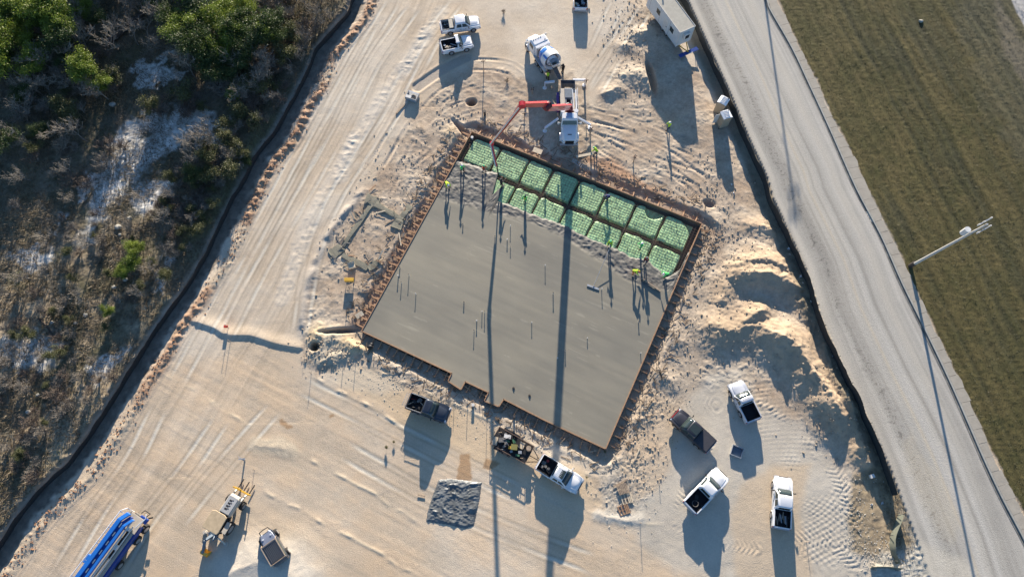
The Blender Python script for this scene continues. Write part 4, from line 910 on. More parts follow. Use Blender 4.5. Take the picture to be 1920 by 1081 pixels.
# ---- concrete pump truck (nose towards the slab)
pf = PV(1065.5, 268, 1.0); pr_ = PV(1062, 143, 2.6); tx = pf.x + .15; L = pr_.y - pf.y; 
t = empty('pump_truck', (tx, (pf.y + pr_.y) / 2, 0), R(-90), 'white cab concrete pump truck with red boom raised over the slab', 'pump truck'); h = L / 2
PT = t
part('chassis', dirt_cloth, lambda q: (q.box((-.3, .45, .9), (L - 1, .14, .3)), q.box((-.3, -.45, .9), (L - 1, .14, .3)), q.box((2.2, 0, .95), (1.2, 1.6, .5))))
part('hood', paint_w, lambda q: q.loft([[(x, -w, .6), (x, -w * 1.02, z - .25), (x, -w * .8, z), (x, w * .8, z), (x, w * 1.02, z - .25), (x, w, .6)] for x, w, z in ((h - 2.2, 1.02, 1.95), (h - 1.2, 1.0, 1.85), (h - .35, .92, 1.65), (h - .05, .82, 1.45))]), smooth=30)
part('hood_badge', black, lambda q: q.box((h - .75, 0, 1.775), (.10, .5, .02), ry=.13))
part('grille', black, lambda q: q.box((h - .03, 0, 1.1), (.08, 1.1, .6)))
part('front_bumper', chrome, lambda q: q.box((h + .05, 0, .6), (.22, 2.3, .35)), bevel=.05)
part('cab', paint_w, lambda q: q.loft([[(x0, -w, z), (x1, -w, z), (x1, w, z), (x0, w, z)] for x0, x1, w, z in ((h - 3.5, h - 2.0, 1.05, .8), (h - 3.5, h - 2.05, 1.08, 1.95), (h - 3.45, h - 2.4, 1.0, 2.6), (h - 3.3, h - 2.55, .85, 2.72))]), bevel=.06)
part('roof_panel', mat('pale_blue_roof', (.35, .52, .70), .3, coat=.4), lambda q: q.box((h - 2.95, 0, 2.735), (.75, 1.0, .05)), bevel=.02)
part('windshield', glass, lambda q: q.quad((h - 2.03, .95, 2.0), (h - 2.03, -.95, 2.0), (h - 2.36, -.88, 2.52), (h - 2.36, .88, 2.52), .02))
for s in (-1, 1):
    part('side_window', glass, lambda q: q.quad((h - 3.3, s * 1.085, 1.95), (h - 2.3, s * 1.085, 1.95), (h - 2.5, s * 1.02, 2.5), (h - 3.3, s * 1.02, 2.5), -.02 * s))
    part('fender', paint_w, lambda q: q.loft([[(h - 1.15 + .62 * math.cos(R(a_)), s * y, .5 + .66 * math.sin(R(a_))) for y in (.9, 1.24)] + [(h - 1.15 + .55 * math.cos(R(a_)), s * y, .5 + .6 * math.sin(R(a_))) for y in (1.24, .9)] for a_ in range(5, 176, 17)]))
    part('headlight', headl, lambda q: q.box((h - .12, s * .85, 1.15), (.2, .3, .25)), bevel=.03)
    part('wing_mirror', white_m, lambda q: (q.box((h - 2.2, s * 1.42, 2.1), (.1, .25, .45)), q.beam((h - 2.2, s * 1.05, 2.2), (h - 2.2, s * 1.4, 2.2), .04)))
    part('air_cleaner', paint_w, lambda q: q.tube([(h - 3.7, s * .85, 1.5), (h - 3.7, s * .85, 2.7)], .28, 14), smooth=40)
    wheel(t, h - 1.15, s * 1.05, .52, .32)
    for x in (-h + 2.2, -h + 3.5): wheel(t, x, s * .98, .52, .55)
dk = part('deck', beige, lambda q: (q.box((-1.0, -.78, 1.55), (L - 4.6, .62, .5)), q.box((-1.0, .85, 1.4), (L - 4.6, .45, .35))), bevel=.03)
part('bare_frame', black, lambda q: q.box((-1.2, .05, 1.25), (L - 4.8, 1.0, .2)))
part('receiving_hopper', mat('hopper_slate', (.10, .14, .19), .5), lambda q: q.loft([[(-h + x0, -w, z), (-h + x1, -w, z), (-h + x1, w, z), (-h + x0, w, z)] for x0, x1, w, z in ((.3, 1.0, .5, .7), (-.1, 1.3, .95, 1.55), (-.1, 1.3, .95, 1.7))], caps=False)).modifiers.new('thick', 'SOLIDIFY').thickness = .05
part('hopper_grate', black, lambda q: [q.beam((-h + .0 + k * .15, -.9, 1.6), (-h + .0 + k * .15, .9, 1.6), .025) for k in range(9)])
part('hopper_back', MATS['hopper_slate'], lambda q: q.box((-h + 2.0, 0, 1.55), (1.5, 1.15, .5)), bevel=.05)
part('delivery_pipe', paint_w, lambda q: (q.tube([(-h + 1.6, .95, 1.9), (h - 4.2, .95, 1.95), (h - 4.2, .2, 2.1)], .10, 10), q.tube([(-h + 1.6, .55, 1.95), (h - 4.4, .55, 1.95)], .06, 8)), smooth=40)
part('hand_rail', paint_w, lambda q: (q.tube([(-h + 1.5, 1.15, 1.4), (-h + 1.5, 1.15, 2.2), (0, 1.15, 2.2), (0, 1.15, 1.4)], .035, 6), q.tube([(-h + 2.5, .35, 1.7), (h - 4.4, .35, 1.7)], .04, 6), q.tube([(-h + 2.5, -.35, 1.7), (h - 4.4, -.35, 1.7)], .04, 6)))
part('swivel_fitting', white_m, lambda q: (q.tube([(0.4, .0, 1.5), (1.0, .0, 1.8)], .16, 10), q.ball((.3, 0, 1.75), .24), q.tube([(1.0, -.25, 1.5), (1.2, -.25, 1.9)], .09, 8), q.tube([(1.0, .25, 1.5), (1.2, .25, 1.9)], .09, 8)), smooth=50)
part('purple_locker', purple_p, lambda q: q.box((-h + 3.0, -1.35, 1.1), (2.6, .35, .8)), bevel=.03)
def loc(p): return t.matrix_world.inverted() @ Vector(p)
bpy.context.view_layer.update()
for nm, a, b, ft in (('front_outrigger', (1047, 222, 1.3), (1022, 240, .75), (1019, 252)), ('front_outrigger', (1082, 220, 1.3), (1107, 234, .75), (1107, 246)), ('rear_outrigger', (1040, 153, 1.3), (1022, 155, 1.2), (1022, 166)), ('rear_outrigger', (1074, 150, 1.3), (1097, 150, 1.2), (1097, 158))):
    pa, pb = PV(a[0], a[1], a[2]), PV(b[0], b[1], b[2])
    part(nm, paint_w, lambda q: (q.beam(loc(pa), loc(pb), .26, .26), q.tube([loc(pb + Vector((0, 0, .15))), loc((pb.x, pb.y, .1))], .09, 10), q.tube([loc((pb.x, pb.y, .10)), loc((pb.x, pb.y, .02))], .28, 12)), bevel=.02)
part('turret', mat('dark_red', (.12, .02, .03), .5), lambda q: (q.tube([(h - 4.0, 0, 1.2), (h - 4.0, 0, 2.6)], .5, 16), q.box((h - 4.0, 0, 2.8), (.8, .7, .8))), smooth=40)
# boom: joints read from the photo and from where their shadow falls
J0 = t.matrix_world @ Vector((h - 4.0, 0, 3.1)); J3 = PV(1026, 203, 13.0); J3b = PV(1026, 195, 13.0); J2 = PV(979, 196.5, 18.5); J1 = PV(922, 269, 4.9); J00 = PV(932, 318, 1.7)
def boomsec(nm, a, b, w0, w1, pipe_off):
    a, b = loc(a), loc(b); q = MB(); t_ = (b - a).normalized(); sd_ = t_.cross(Vector((0, 0, 1))).normalized(); n_ = sd_.cross(t_).normalized()
    q.loft([[tuple(p + sd_ * w * .5 * i + n_ * w * .65 * j) for i, j in ((-1, -1), (1, -1), (1, 1), (-1, 1))] for p, w in ((a, w0), (a + (b - a) * .5, (w0 + w1) / 2 * 1.05), (b, w1))])
    o = q.build(nm, red_p, t, bevel=.03)
    q = MB(); of = sd_ * pipe_off; q.tube([a + of, a + (b - a) * .5 + of, b + of], .085, 10)
    for k in range(7): c = a + (b - a) * (k + .5) / 7; q.beam(c, c + of, .07)
    q.build('boom_pipe', white_m, o, smooth=40); return o
boomsec('boom_section', J0, J3, .52, .44, .46); boomsec('boom_section', J3b, J2, .42, .34, .36); boomsec('boom_section', J2, J1, .30, .20, -.28); boomsec('boom_section', J1, J00 + Vector((0, 0, .8)), .20, .15, .18)
for a, b in ((J3, J3b),): part('boom_knuckle', MATS['dark_red'], lambda q: q.tube([loc(a) + Vector((0, -.3, 0)), loc(b) + Vector((0, .3, 0))], .42, 14), bevel=.02)
part('boom_knuckle', red_p, lambda q: q.tube([loc(J2) + Vector((-.25, 0, 0)), loc(J2) + Vector((.25, 0, 0))], .36, 14)); part('boom_knuckle', red_p, lambda q: q.tube([loc(J1) + Vector((-.2, 0, 0)), loc(J1) + Vector((.2, 0, 0))], .26, 14))
part('end_hose', black, lambda q: q.tube([loc(J00 + Vector((0, 0, .9))), loc(PV(934, 326, 1.4)), loc(PV(938, 335, .6))], .08, 8), smooth=50)
for p, q_ in ((J2, J1), (J0, J3)):
    a = p.lerp(q_, .06) + Vector((.0, .45, .1)); b = p.lerp(q_, .3) + Vector((0, .25, 0)); part('hydraulic_ram', chrome, lambda q: (q.tube([loc(a), loc(a.lerp(b, .6))], .11, 8), q.tube([loc(a.lerp(b, .6)), loc(b)], .06, 8)))

# ---- blue pump truck at the lower left
a = PV(237, 958, 2.8); b = PV(118, 1120, 2.8); d_ = b - a; ln = 10.8; rz = math.atan2(d_.y, d_.x)
m_ = a + d_.normalized() * (ln / 2 - .2); t = empty('blue_pump_truck', (m_.x + .55, m_.y - .3, 0), rz, 'bright blue pump truck with folded boom and white rails, cut by the bottom left edge', 'pump truck'); h = ln / 2
part('chassis', dirt_cloth, lambda q: q.box((0, 0, .95), (ln - .4, 1.0, .4)))
part('side_tank', blue_d, lambda q: (q.box((-1.6, .95, 1.25), (5.6, .5, .75)), q.box((-h + .25, .9, 1.55), (.6, 1.0, .3))), bevel=.08)
part('side_tank', blue_d, lambda q: q.box((-.6, -1.0, 1.2), (7.5, .45, .7)), bevel=.05)
part('deck', MATS['beige_deck'], lambda q: (q.box((-h + 1.0, .1, 1.75), (1.6, 2.0, .08)), q.box((0, .25, 1.7), (ln - 1.5, 1.4, .08))))
for y, w_x, z, mm, l0 in ((-.78, .46, 2.75, blue_p, -h + .3), (-.38, .34, 2.55, blue_d, -h + .5), (-.02, .30, 2.65, blue_p, -h + .6)):
    bs = part('boom_section', mm, lambda q: q.loft([[(x, y - w_x / 2 + dy, zz - .3), (x, y - w_x / 2 + dy, zz), (x, y + w_x / 2 + dy, zz), (x, y + w_x / 2 + dy, zz - .3)] for x, zz, dy in ((l0 + .0, z - .2, .35), (l0 + .9, z, 0), (h + 1, z, 0))]), bevel=.03)
for k in range(9): part('boom_bracket', steel, lambda q: q.box((-h + 1.6 + k * 1.0, -.38, 2.6), (.45, .12, .1)))
part('delivery_pipe', white_m, lambda q: (q.tube([(-h + .9, .32, 2.3), (h, .32, 2.3)], .09, 10), q.tube([(-h + 1.2, .62, 2.0), (h, .62, 2.0)], .07, 10), q.box((-h + 3.6, .5, 2.1), (.5, .3, .3)), q.box((-h + 1.6, .45, 2.2), (.3, .25, .3))), smooth=40)
part('engine_bay', black, lambda q: q.box((-h + 3.2, .48, 1.85), (3.2, .3, .3)))
part('hand_rail', paint_w, lambda q: (q.tube([(-h + .15, -.55, 1.4), (-h + .0, -.95, 2.4), (-h + .5, -1.35, 2.5), (h, -1.55, 2.5)], .05, 8), [q.tube([(-h + .6 + k * 1.8, -1.4 - .02 * k, 2.5), (-h + .6 + k * 1.8, -1.0, 2.3)], .035, 6) for k in range(6)]), smooth=50)
part('hand_rail', paint_w, lambda q: q.tube([(-h + 1.2, .85, 2.0), (-h - .1, 1.35, 2.3), (-h - .45, 1.15, 2.3), (-h - .3, .8, 1.6)], .05, 8), smooth=50)
part('tail_frame', black, lambda q: (q.tube([(-h - .1, .9, 1.4), (-h - .5, 1.0, 1.3), (-h - .5, .3, 1.3), (-h - .1, .2, 1.4)], .06, 8), q.tube([(-h, 1.0, 1.0), (-h - .3, 1.35, 1.0)], .08, 8)))
part('cab', blue_p, lambda q: q.loft([[(h + x0, -w, z), (h + x1, -w, z), (h + x1, w, z), (h + x0, w, z)] for x0, x1, w, z in ((.2, 2.2, 1.2, .7), (.2, 2.25, 1.2, 1.9), (.3, 1.9, 1.05, 2.8))]), bevel=.06)
part('windshield', glass, lambda q: q.quad((h + 2.27, -1.0, 1.95), (h + 2.27, 1.0, 1.95), (h + 1.98, .9, 2.65), (h + 1.98, -.9, 2.65), .02))
part('locker', MATS['blue_paint'], lambda q: q.box((.6, -1.45, 1.6), (.9, .4, .7)), bevel=.04)
for x in (-h + 1.1, -h + 2.4, -h + 5.2, h - 1.6):
    for s in (-1, 1): wheel(t, x, s * 1.15, .52, .4)

# ---- backhoe loader, lower left
a = PV(457, 906, .6); b = PV(372, 1045, .6); d_ = a - b; rz = math.atan2(d_.y, d_.x); m_ = PV(433, 965, 0)
t = empty('backhoe_loader', (m_.x - .25, m_.y - .25, 0), rz, 'tan and white backhoe loader with yellow pallet forks and folded rear arm', 'loader')
cream = mat('cream_paint', (.55, .50, .42), .45, noise_amt=.15)
part('engine_hood', cream, lambda q: q.loft([[(x, -w, 1.0), (x, -w, z), (x, w, z), (x, w, 1.0)] for x, w, z in ((.4, .66, 1.8), (2.1, .60, 1.65), (2.45, .52, 1.5))]), bevel=.06)
part('hood_top', mat('grey_hood_top', (.33, .34, .35), .5), lambda q: q.box((1.35, 0, 1.76), (1.75, 1.05, .04), ry=.09))
for k in range(4): part('hood_mark', black, lambda q: (q.box((.9 + .3 * k, .1, 1.83 - .028 * k), (.17, .30, .02), ry=.09), q.box((1.0 + .3 * k, -.12, 1.825 - .028 * k), (.07, .16, .02), ry=.09)))
part('canopy', mat('tan_canopy', (.52, .40, .25), .6, noise_amt=.15), lambda q: q.prism([(-1.55, -.85), (-1.3, -.95), (.3, -.9), (.45, -.55), (.45, .55), (.3, .9), (-1.3, .95), (-1.55, .85)], 2.7, 2.82), bevel=.04)
part('canopy_post', black, lambda q: [q.beam((x, y, 1.2), (x, y * .95, 2.7), .08) for x in (-1.3, .3) for y in (-.75, .75)])
part('cab_floor', black, lambda q: (q.box((-.6, 0, 1.05), (1.9, 1.3, .3)), q.box((-.7, 0, 1.4), (.5, .5, .45))))
part('chassis', dirt_cloth, lambda q: q.box((.2, 0, .8), (4.0, .7, .4)))
for s in (-1, 1):
    wheel(t, -.75, s * .98, .72, .42); wheel(t, 1.75, s * .88, .48, .34)
    part('loader_arm', cream, lambda q: (q.beam((.3, s * .62, 1.5), (1.8, s * .62, 1.25), .14, .22), q.beam((1.8, s * .62, 1.25), (2.9, s * .62, .5), .14, .22)))
    part('rear_fender', cream, lambda q: q.box((-.75, s * .95, 1.5), (1.2, .5, .06)), bevel=.02)
part('fork_carriage', yellow_p, lambda q: (q.beam((3.0, -1.0, .35), (3.0, 1.0, .35), .12), q.beam((3.0, -1.0, .95), (3.0, 1.0, .95), .12), q.beam((3.0, -.9, .3), (3.0, -.9, 1.2), .08), q.beam((3.0, .9, .3), (3.0, .9, 1.2), .08), q.box((3.05, .3, 1.0), (.2, .5, .3))))
for y in (-.7, .0, .7): part('fork_tine', black, lambda q: q.beam((3.0, y, .2), (4.1, y, .15), .11, .05))
part('rear_arm', MATS['hopper_slate'], lambda q: (q.beam((-1.9, 0, 1.0), (-2.6, .1, 2.1), .25, .3), q.beam((-2.6, .1, 2.1), (-3.9, .0, 1.1), .2, .26), q.tube([(-2.1, .15, 1.5), (-3.2, .1, 1.9)], .08, 8), q.tube([(-2.0, -.25, 1.3), (-2.3, -.5, 1.7)], .08, 8), q.box((-2.0, 0, 1.1), (.4, .9, .5))))
part('rear_bucket', yellow_p, lambda q: (q.loft([[(x, -.4, z), (x, .4, z)] for x, z in ((-3.8, .9), (-4.15, .7), (-4.25, .35), (-4.0, .1), (-3.6, .1))], caps=False, closed=False), q.quad((-3.8, .4, .9), (-4.2, .4, .5), (-4.0, .4, .1), (-3.6, .4, .1), .03), q.quad((-3.8, -.4, .9), (-4.2, -.4, .5), (-4.0, -.4, .1), (-3.6, -.4, .1), .03)))
for s in (-1, 1): part('stabiliser', cream, lambda q: (q.beam((-2.0, s * .5, 1.0), (-2.3, s * 1.3, .2), .14), q.tube([(-2.3, s * 1.3, .2), (-2.3, s * 1.3, .05)], .25, 10)))

# ---- site office trailer
c1 = PV(1275.6, 60, 3.6); c2 = PV(1306, 53, 3.6); c3 = PV(1236, 6, 3.6); ux = (c3 - c1).normalized(); uy = (c2 - c1); Wt = uy.length; uy = Vector((-ux.y, ux.x, 0)); uy = uy if uy.dot(c2 - c1) > 0 else -uy; Lt = (c3 - c1).length + 2.4
o3 = c1 + ux * (Lt / 2) + uy * (Wt / 2); rz = math.atan2(ux.y, ux.x)
t = empty('office_trailer', (o3.x, o3.y, 0), rz, 'long white site office trailer with beige roof and windows beside the road', 'office trailer')
wallm = mat('trailer_siding', (.62, .64, .64), .55, noise_amt=.08); h = Lt / 2; sgn = 1 if (Matrix.Rotation(-rz, 3, 'Z') @ uy).y > 0 else -1; hw = Wt / 2
part('wall', wallm, lambda q: q.box((0, 0, 2.05), (Lt, Wt, 2.7)))
part('roof', mat('beige_roof', (.40, .38, .32), .8, noise_amt=.12), lambda q: q.box((0, 0, 3.46), (Lt + .06, Wt + .06, .14)), bevel=.02)
part('roof_trim', white_m, lambda q: (q.box((0, -hw - .05, 3.50), (Lt + .16, .05, .16)), q.box((0, hw + .05, 3.50), (Lt + .16, .05, .16)), q.box((-h - .055, 0, 3.50), (.05, Wt + .06, .16))))
part('corner_trim', white_m, lambda q: (q.box((-h - .01, -sgn * (hw + .01), 2.05), (.09, .09, 2.7)), q.box((-h - .01, sgn * (hw + .01), 2.05), (.09, .09, 2.7))))
part('roof_vent', black, lambda q: q.tube([(2.5, 0, 3.5), (2.5, 0, 3.9)], .1, 10))
for x in (-h + 1.6, -h + 5.0, -h + 8.2):
    wf = part('window', white_m, lambda q: q.box((x, -sgn * (hw + .012), 2.3), (1.0, .03, 1.0)))
    part('pane', glass, lambda q: q.box((x, -sgn * (hw + .03), 2.3), (.8, .02, .8)), par=wf)
dr_ = part('door', white_m, lambda q: q.box((-h + 3.1, -sgn * (hw + .015), 1.8), (.95, .03, 2.05))); part('handle', black, lambda q: q.box((-h + 2.75, -sgn * (hw + .06), 1.75), (.08, .06, .12)), par=dr_)
part('siding_seam', dirt_cloth, lambda q: [q.box((-h + 2.2 + k * 2.4, -sgn * (hw + .004), 2.05), (.025, .012, 2.65)) for k in range(5)])
ac = part('air_conditioner', white_m, lambda q: q.box((-h - .2, .0, 2.5), (.4, .95, .95)), bevel=.04); part('fan_grille', black, lambda q: q.box((-h - .41, .0, 2.45), (.02, .6, .6)), par=ac)
part('hitch', yellow_p, lambda q: (q.beam((-h, -.6, .65), (-h - 1.5, 0, .6), .10), q.beam((-h, .6, .65), (-h - 1.5, 0, .6), .10)))
part('undercarriage', black, lambda q: q.box((0, 0, .6), (Lt - .3, Wt - .5, .2)))
for x in (-1.2, -.2):
    for s in (-1, 1): wheel(t, x, s * (hw - .25), .38, .25)
c = PV(1291, 98, .5); sp_ = empty('access_step', (c.x, c.y, 0), rz + R(90), 'blue platform step standing in front of the office trailer hitch', 'step platform'); t = sp_
part('platform', blue_d, lambda q: q.box((0, 0, .5), (2.9, .55, .08))); part('leg', steel, lambda q: [q.beam((x, y, 0), (x, y, .5), .06) for x in (-1.3, 1.3) for y in (-.22, .22)]); part('rail', white_m, lambda q: q.box((-.1, .3, .6), (.7, .06, .1)))
# ---- portable toilets
def toilet(px, py, rz, label, opened):
    global t
    c = PV(px, py, 2.3); t = empty('portable_toilet', (c.x, c.y, hz(c.x, c.y)), rz, label, 'portable toilet', 'portable toilets by the road fence')
    tan = mat('tan_plastic', (.40, .33, .24), .6, noise_amt=.08)
    part('cabin', tan, lambda q: (q.box((0, 0, 1.1), (1.15, 1.15, 2.1)), [q.box((s * .585, y, 1.1), (.02, .25, 1.8)) for s in (-1, 1) for y in (-.3, .3)]), bevel=.04)
    part('roof', mat('translucent_white', (.74, .77, .80), .5), lambda q: q.loft([[(x, -.62, z), (x, .62, z), (x, .62, z + .04), (x, -.62, z + .04)] for x, z in ((-.62, 2.16), (-.3, 2.27), (.3, 2.27), (.62, 2.16))]), bevel=.02)
    for k in range(5): part('roof_rib', MATS['tan_plastic'] if False else white_m, lambda q: q.box((0, -.44 + .22 * k, 2.32), (.6, .05, .04)))
    part('skid', black, lambda q: (q.box((0, -.5, .03), (1.4, .12, .08)), q.box((0, .5, .03), (1.4, .12, .08))))
    dd_ = part('door', white_m if opened else tan, lambda q: q.box((-.60, 0, 1.1), (.04, .75, 1.85)) if not opened else q.box((-.9, .42, 1.1), (.7, .04, 1.85)), bevel=.01)
    part('vent_pipe', black, lambda q: q.tube([(.45, .45, 2.2), (.45, .45, 2.55)], .05, 8))
toilet(1358, 186, R(-33), 'tan portable toilet with white ribbed roof, the northern one by the road fence', False)
toilet(1363, 213, R(18), 'pinkish tan portable toilet with open door, the southern one by the road fence', True)
# ================================================================ PEOPLE
skin = mat('skin_tone', (.36, .20, .13), .6)
def cloth(nm, c): return mat(nm, c, .85, noise_amt=.15)
hi_y = cloth('hi_vis_yellow', (.50, .74, .04)); hi_g = cloth('hi_vis_green', (.10, .62, .16)); denim = cloth('denim', (.05, .07, .12)); dark_c = cloth('dark_cloth', (.02, .02, .025)); greyc = cloth('grey_cloth', (.18, .18, .18)); red_c = cloth('red_cloth', (.45, .07, .03)); orange_c = cloth('orange_cloth', (.60, .16, .03)); white_h = cloth('white_hat', (.78, .78, .75)); green_h = cloth('green_hat', (.15, .60, .28)); bootm = cloth('boot_leather', (.05, .035, .025))
def person(px, py, z, rz, label, shirt=hi_y, vest=None, hat=white_h, legs=denim, bend=0.0, arms=((.35, .25, -.35), (.35, -.25, -.35)), crouch=0.0, step=.08, headz=True):
    if headz: c = PV(px, py, z + 1.45 * math.cos(R(bend)) )
    else: c = PV(px, py, z)
    dz = crouch
    B = Matrix.Rotation(R(bend), 3, 'Y'); piv = Vector((0, 0, .93 - dz))
    def U(x, y, zz): return piv + B @ Vector((x, y, zz - .93))
    pel = piv; chest = U(0, 0, 1.28); neck = U(0, 0, 1.48); head = U(.03, 0, 1.60); top = U(.02, 0, 1.70)
    hipx = -.25 * math.sin(R(bend))
    piv.x += hipx
    pel = piv.copy(); chest = U(0, 0, 1.28); neck = U(0, 0, 1.48); head = U(.03, 0, 1.60); top = U(.02, 0, 1.70)
    vs, es, rs = [], [], []
    def V(p, r, par=None):
        vs.append(tuple(p)); rs.append(r)
        if par is not None: es.append((par, len(vs) - 1))
        return len(vs) - 1
    i0 = V(pel, .12); i1 = V(chest, .14, i0); i2 = V(neck, .055, i1); i3 = V(head, .095, i2); i4 = V(top, .07, i3); V(head + B @ Vector((.12, 0, -.01)), .016, i3)
    J = {}
    for s in (-1, 1):
        hp = pel + Vector((0, s * .1, -.04)); kn = Vector((hipx * .3 + .05 + crouch * .7 + s * step, s * .13, .49 - dz * .4)); an = Vector((-.03 + s * step * 1.6, s * .14, .10)); toe = an + Vector((.16, s * .02, -.05))
        a = V(hp, .09, i0); b = V(kn, .06, a); c_ = V(an, .045, b); V(toe, .04, c_)
        sh = U(0, s * .19, 1.42); ar = arms[0] if s > 0 else arms[1]
        el = sh + Vector((ar[0] * .35, s * .08, -.25)) ; hd = el + Vector((ar[0] * .6, ar[1] * -.3, ar[2] * .6 + .02))
        hd = el + (hd - el).normalized() * .27
        a = V(sh, .06, i1); b = V(el, .045, a); c_ = V(hd, .033, b)
        dr = (hd - el).normalized(); sd_ = dr.cross(Vector((0, 0, 1))); sd_ = sd_.normalized() if sd_.length > .1 else Vector((0, 1, 0)); dn = Vector((0, 0, -1))
        for k, ln in enumerate((.075, .085, .08, .065)):
            p1 = hd + dr * .06 + sd_ * (-.03 + .02 * k); q_ = V(p1, .011, c_); q_ = V(p1 + dr * ln * .55, .009, q_); V(p1 + dr * ln * .8 + dn * .03, .008, q_)
        q_ = V(hd + dr * .02 + sd_ * .045, .012, c_); V(hd + dr * .06 + sd_ * .06 + dn * .015, .009, q_)
        J[s] = (hp, kn, an, toe, sh, el, hd)
    me = bpy.data.meshes.new('person'); me.from_pydata(vs, es, []); o = bpy.data.objects.new('person', me); COL.objects.link(o); me.materials.append(skin)
    sk = o.modifiers.new('skin', 'SKIN'); sv = me.skin_vertices[0].data
    for i, r_ in enumerate(rs): sv[i].radius = (r_, r_)
    sv[0].use_root = True
    ss = o.modifiers.new('smooth', 'SUBSURF'); ss.levels = ss.render_levels = 1
    o.location = (c.x, c.y, z); o.rotation_euler = (0, 0, rz)
    if headz:
        off = Euler((0, 0, rz)).to_matrix() @ (head - Vector((0, 0, head.z))); o.location.x -= off.x; o.location.y -= off.y
    m = MB(); ax_ = [(U(0, 0, .88), .17, .13), (U(0, 0, 1.05), .165, .12), (U(0, 0, 1.28), .20, .14), (U(0, 0, 1.43), .20, .12), (U(0, 0, 1.49), .09, .08)]
    def torso(k, lo=0): return [[tuple(c_ + B @ Vector((b_ * k * math.cos(2 * math.pi * q / 12), a_ * k * math.sin(2 * math.pi * q / 12), 0))) for q in range(12)] for c_, a_, b_ in ax_[lo:]]
    m.loft(torso(1.0))
    for s in (-1, 1):
        hp, kn, an, toe, sh, el, hd = J[s]; m.tube([sh - (el - sh) * .2, sh, el, el.lerp(hd, .75)], [.07, .082, .062, .048], 8)
    m.build('shirt', shirt, o, smooth=60)
    if vest is not None: m = MB(); m.loft(torso(1.09)[:4]); m.build('vest', vest, o, smooth=60)
    m = MB()
    for s in (-1, 1):
        hp, kn, an, toe, sh, el, hd = J[s]; m.tube([pel + Vector((0, s * .07, .06)), hp, kn, an + Vector((0, 0, .02))], [.11, .115, .082, .068], 8)
    m.build('trousers', legs, o, smooth=60)
    m = MB(); ctr = head + B @ Vector((0, 0, .05)); rings = []
    for k in range(5):
        th = R(k * 21); rings.append([tuple(ctr + B @ Vector((.145 * math.cos(th) * math.cos(2 * math.pi * q / 12), .125 * math.cos(th) * math.sin(2 * math.pi * q / 12), .115 * math.sin(th)))) for q in range(12)])
    rings.insert(0, [tuple(ctr + B @ Vector((.02 + .17 * math.cos(2 * math.pi * q / 12), .145 * math.sin(2 * math.pi * q / 12), -.008))) for q in range(12)])
    m.loft(rings); m.build('hard_hat', hat, o, smooth=50)
    for s in (-1, 1):
        an, toe = J[s][2], J[s][3]; m = MB(); m.box((an.x + .06, an.y, .055), (.30, .11, .11), rz=s * .12); m.build('boot', bootm, o, bevel=.025)
    tag(o, label, 'person', 'workers on the site'); return o
PS = SZ + .02
person(1256, 231, 0, R(200), 'person in yellow vest standing alone on open dirt, east of the pump truck', hi_y, hi_y, white_h, denim, step=.14)
person(1113, 280, 0, R(150), 'person in yellow green shirt bending by the plank table beside the north form', hi_y, None, green_h, denim, bend=50)
person(866, 311, PS, R(-40), 'person in green helmet standing on rough concrete by the west form', hi_g, None, white_h, dark_c)
person(841, 349, PS, R(-60), 'person in yellow vest crouching at the edge of the smooth concrete, far west', hi_y, hi_y, white_h, dark_c, bend=60, crouch=.15)
person(907, 312, PS, R(-30), 'person in red shirt standing in the rough wet concrete', red_c, None, green_h, greyc)
person(940, 338, PS, R(60), 'person in dark clothes steering the end of the pump hose', dark_c, None, dark_c, dark_c, arms=((.9, .1, 0), (.9, -.1, 0)))
person(985, 369, SZ - .12, R(230), 'person in green vest and dark cap standing on a green pad near the hose', hi_g, hi_y, dark_c, denim, arms=((.8, .1, -.1), (.8, -.1, -.1)))
person(1145, 453, PS, R(250), 'person in yellow shirt pulling the long handled float', hi_y, None, green_h, denim, arms=((.9, .2, .1), (.9, -.2, .1)))
person(1204, 457, PS, R(200), 'person in green shirt standing on the last pads, east of the float', hi_g, None, white_h, denim, arms=((.8, .1, -.2), (.8, -.1, -.2)))
person(1213, 484, PS, R(250), 'person in dark red shirt between the green shirt and the screed', cloth('maroon_cloth', (.20, .04, .03)), None, greyc, denim)
person(1196, 512, PS, R(-20), 'person in yellow shirt and orange belt bending over the screed board', hi_y, None, orange_c, orange_c, bend=65, arms=((.6, .1, -.9), (.6, -.1, -.9)))
person(1243, 516, PS, R(190), 'person in white hat bending beside the east form', hi_g, None, white_h, dark_c, bend=60, arms=((.6, .1, -.9), (.6, -.1, -.9)))
person(1056, 123, 0, R(240), 'person in black standing beside the pump hopper', dark_c, None, dark_c, dark_c, arms=((.8, .1, -.2), (.3, -.3, -.6)))
person(1028, 135, 0, R(80), 'person in dark clothes with yellow vest behind the mixer truck', dark_c, hi_y, dark_c, dark_c, bend=20)
person(1134, 371, SZ - .12, R(200), 'person in dark blue clothes bending over the rebar by the north form', cloth('navy_cloth', (.03, .05, .14)), None, greyc, dark_c, bend=60)

# ================================================================ SITE CLUTTER
def thing1(nm, mm, fn, c, rz, label, cat, group=None, smooth=None, bevel=0.0):
    q = MB(); fn(q); o = q.build(nm, mm, None, smooth=smooth, bevel=bevel); o.location = c; o.rotation_euler = (0, 0, rz); return tag(o, label, cat, group)
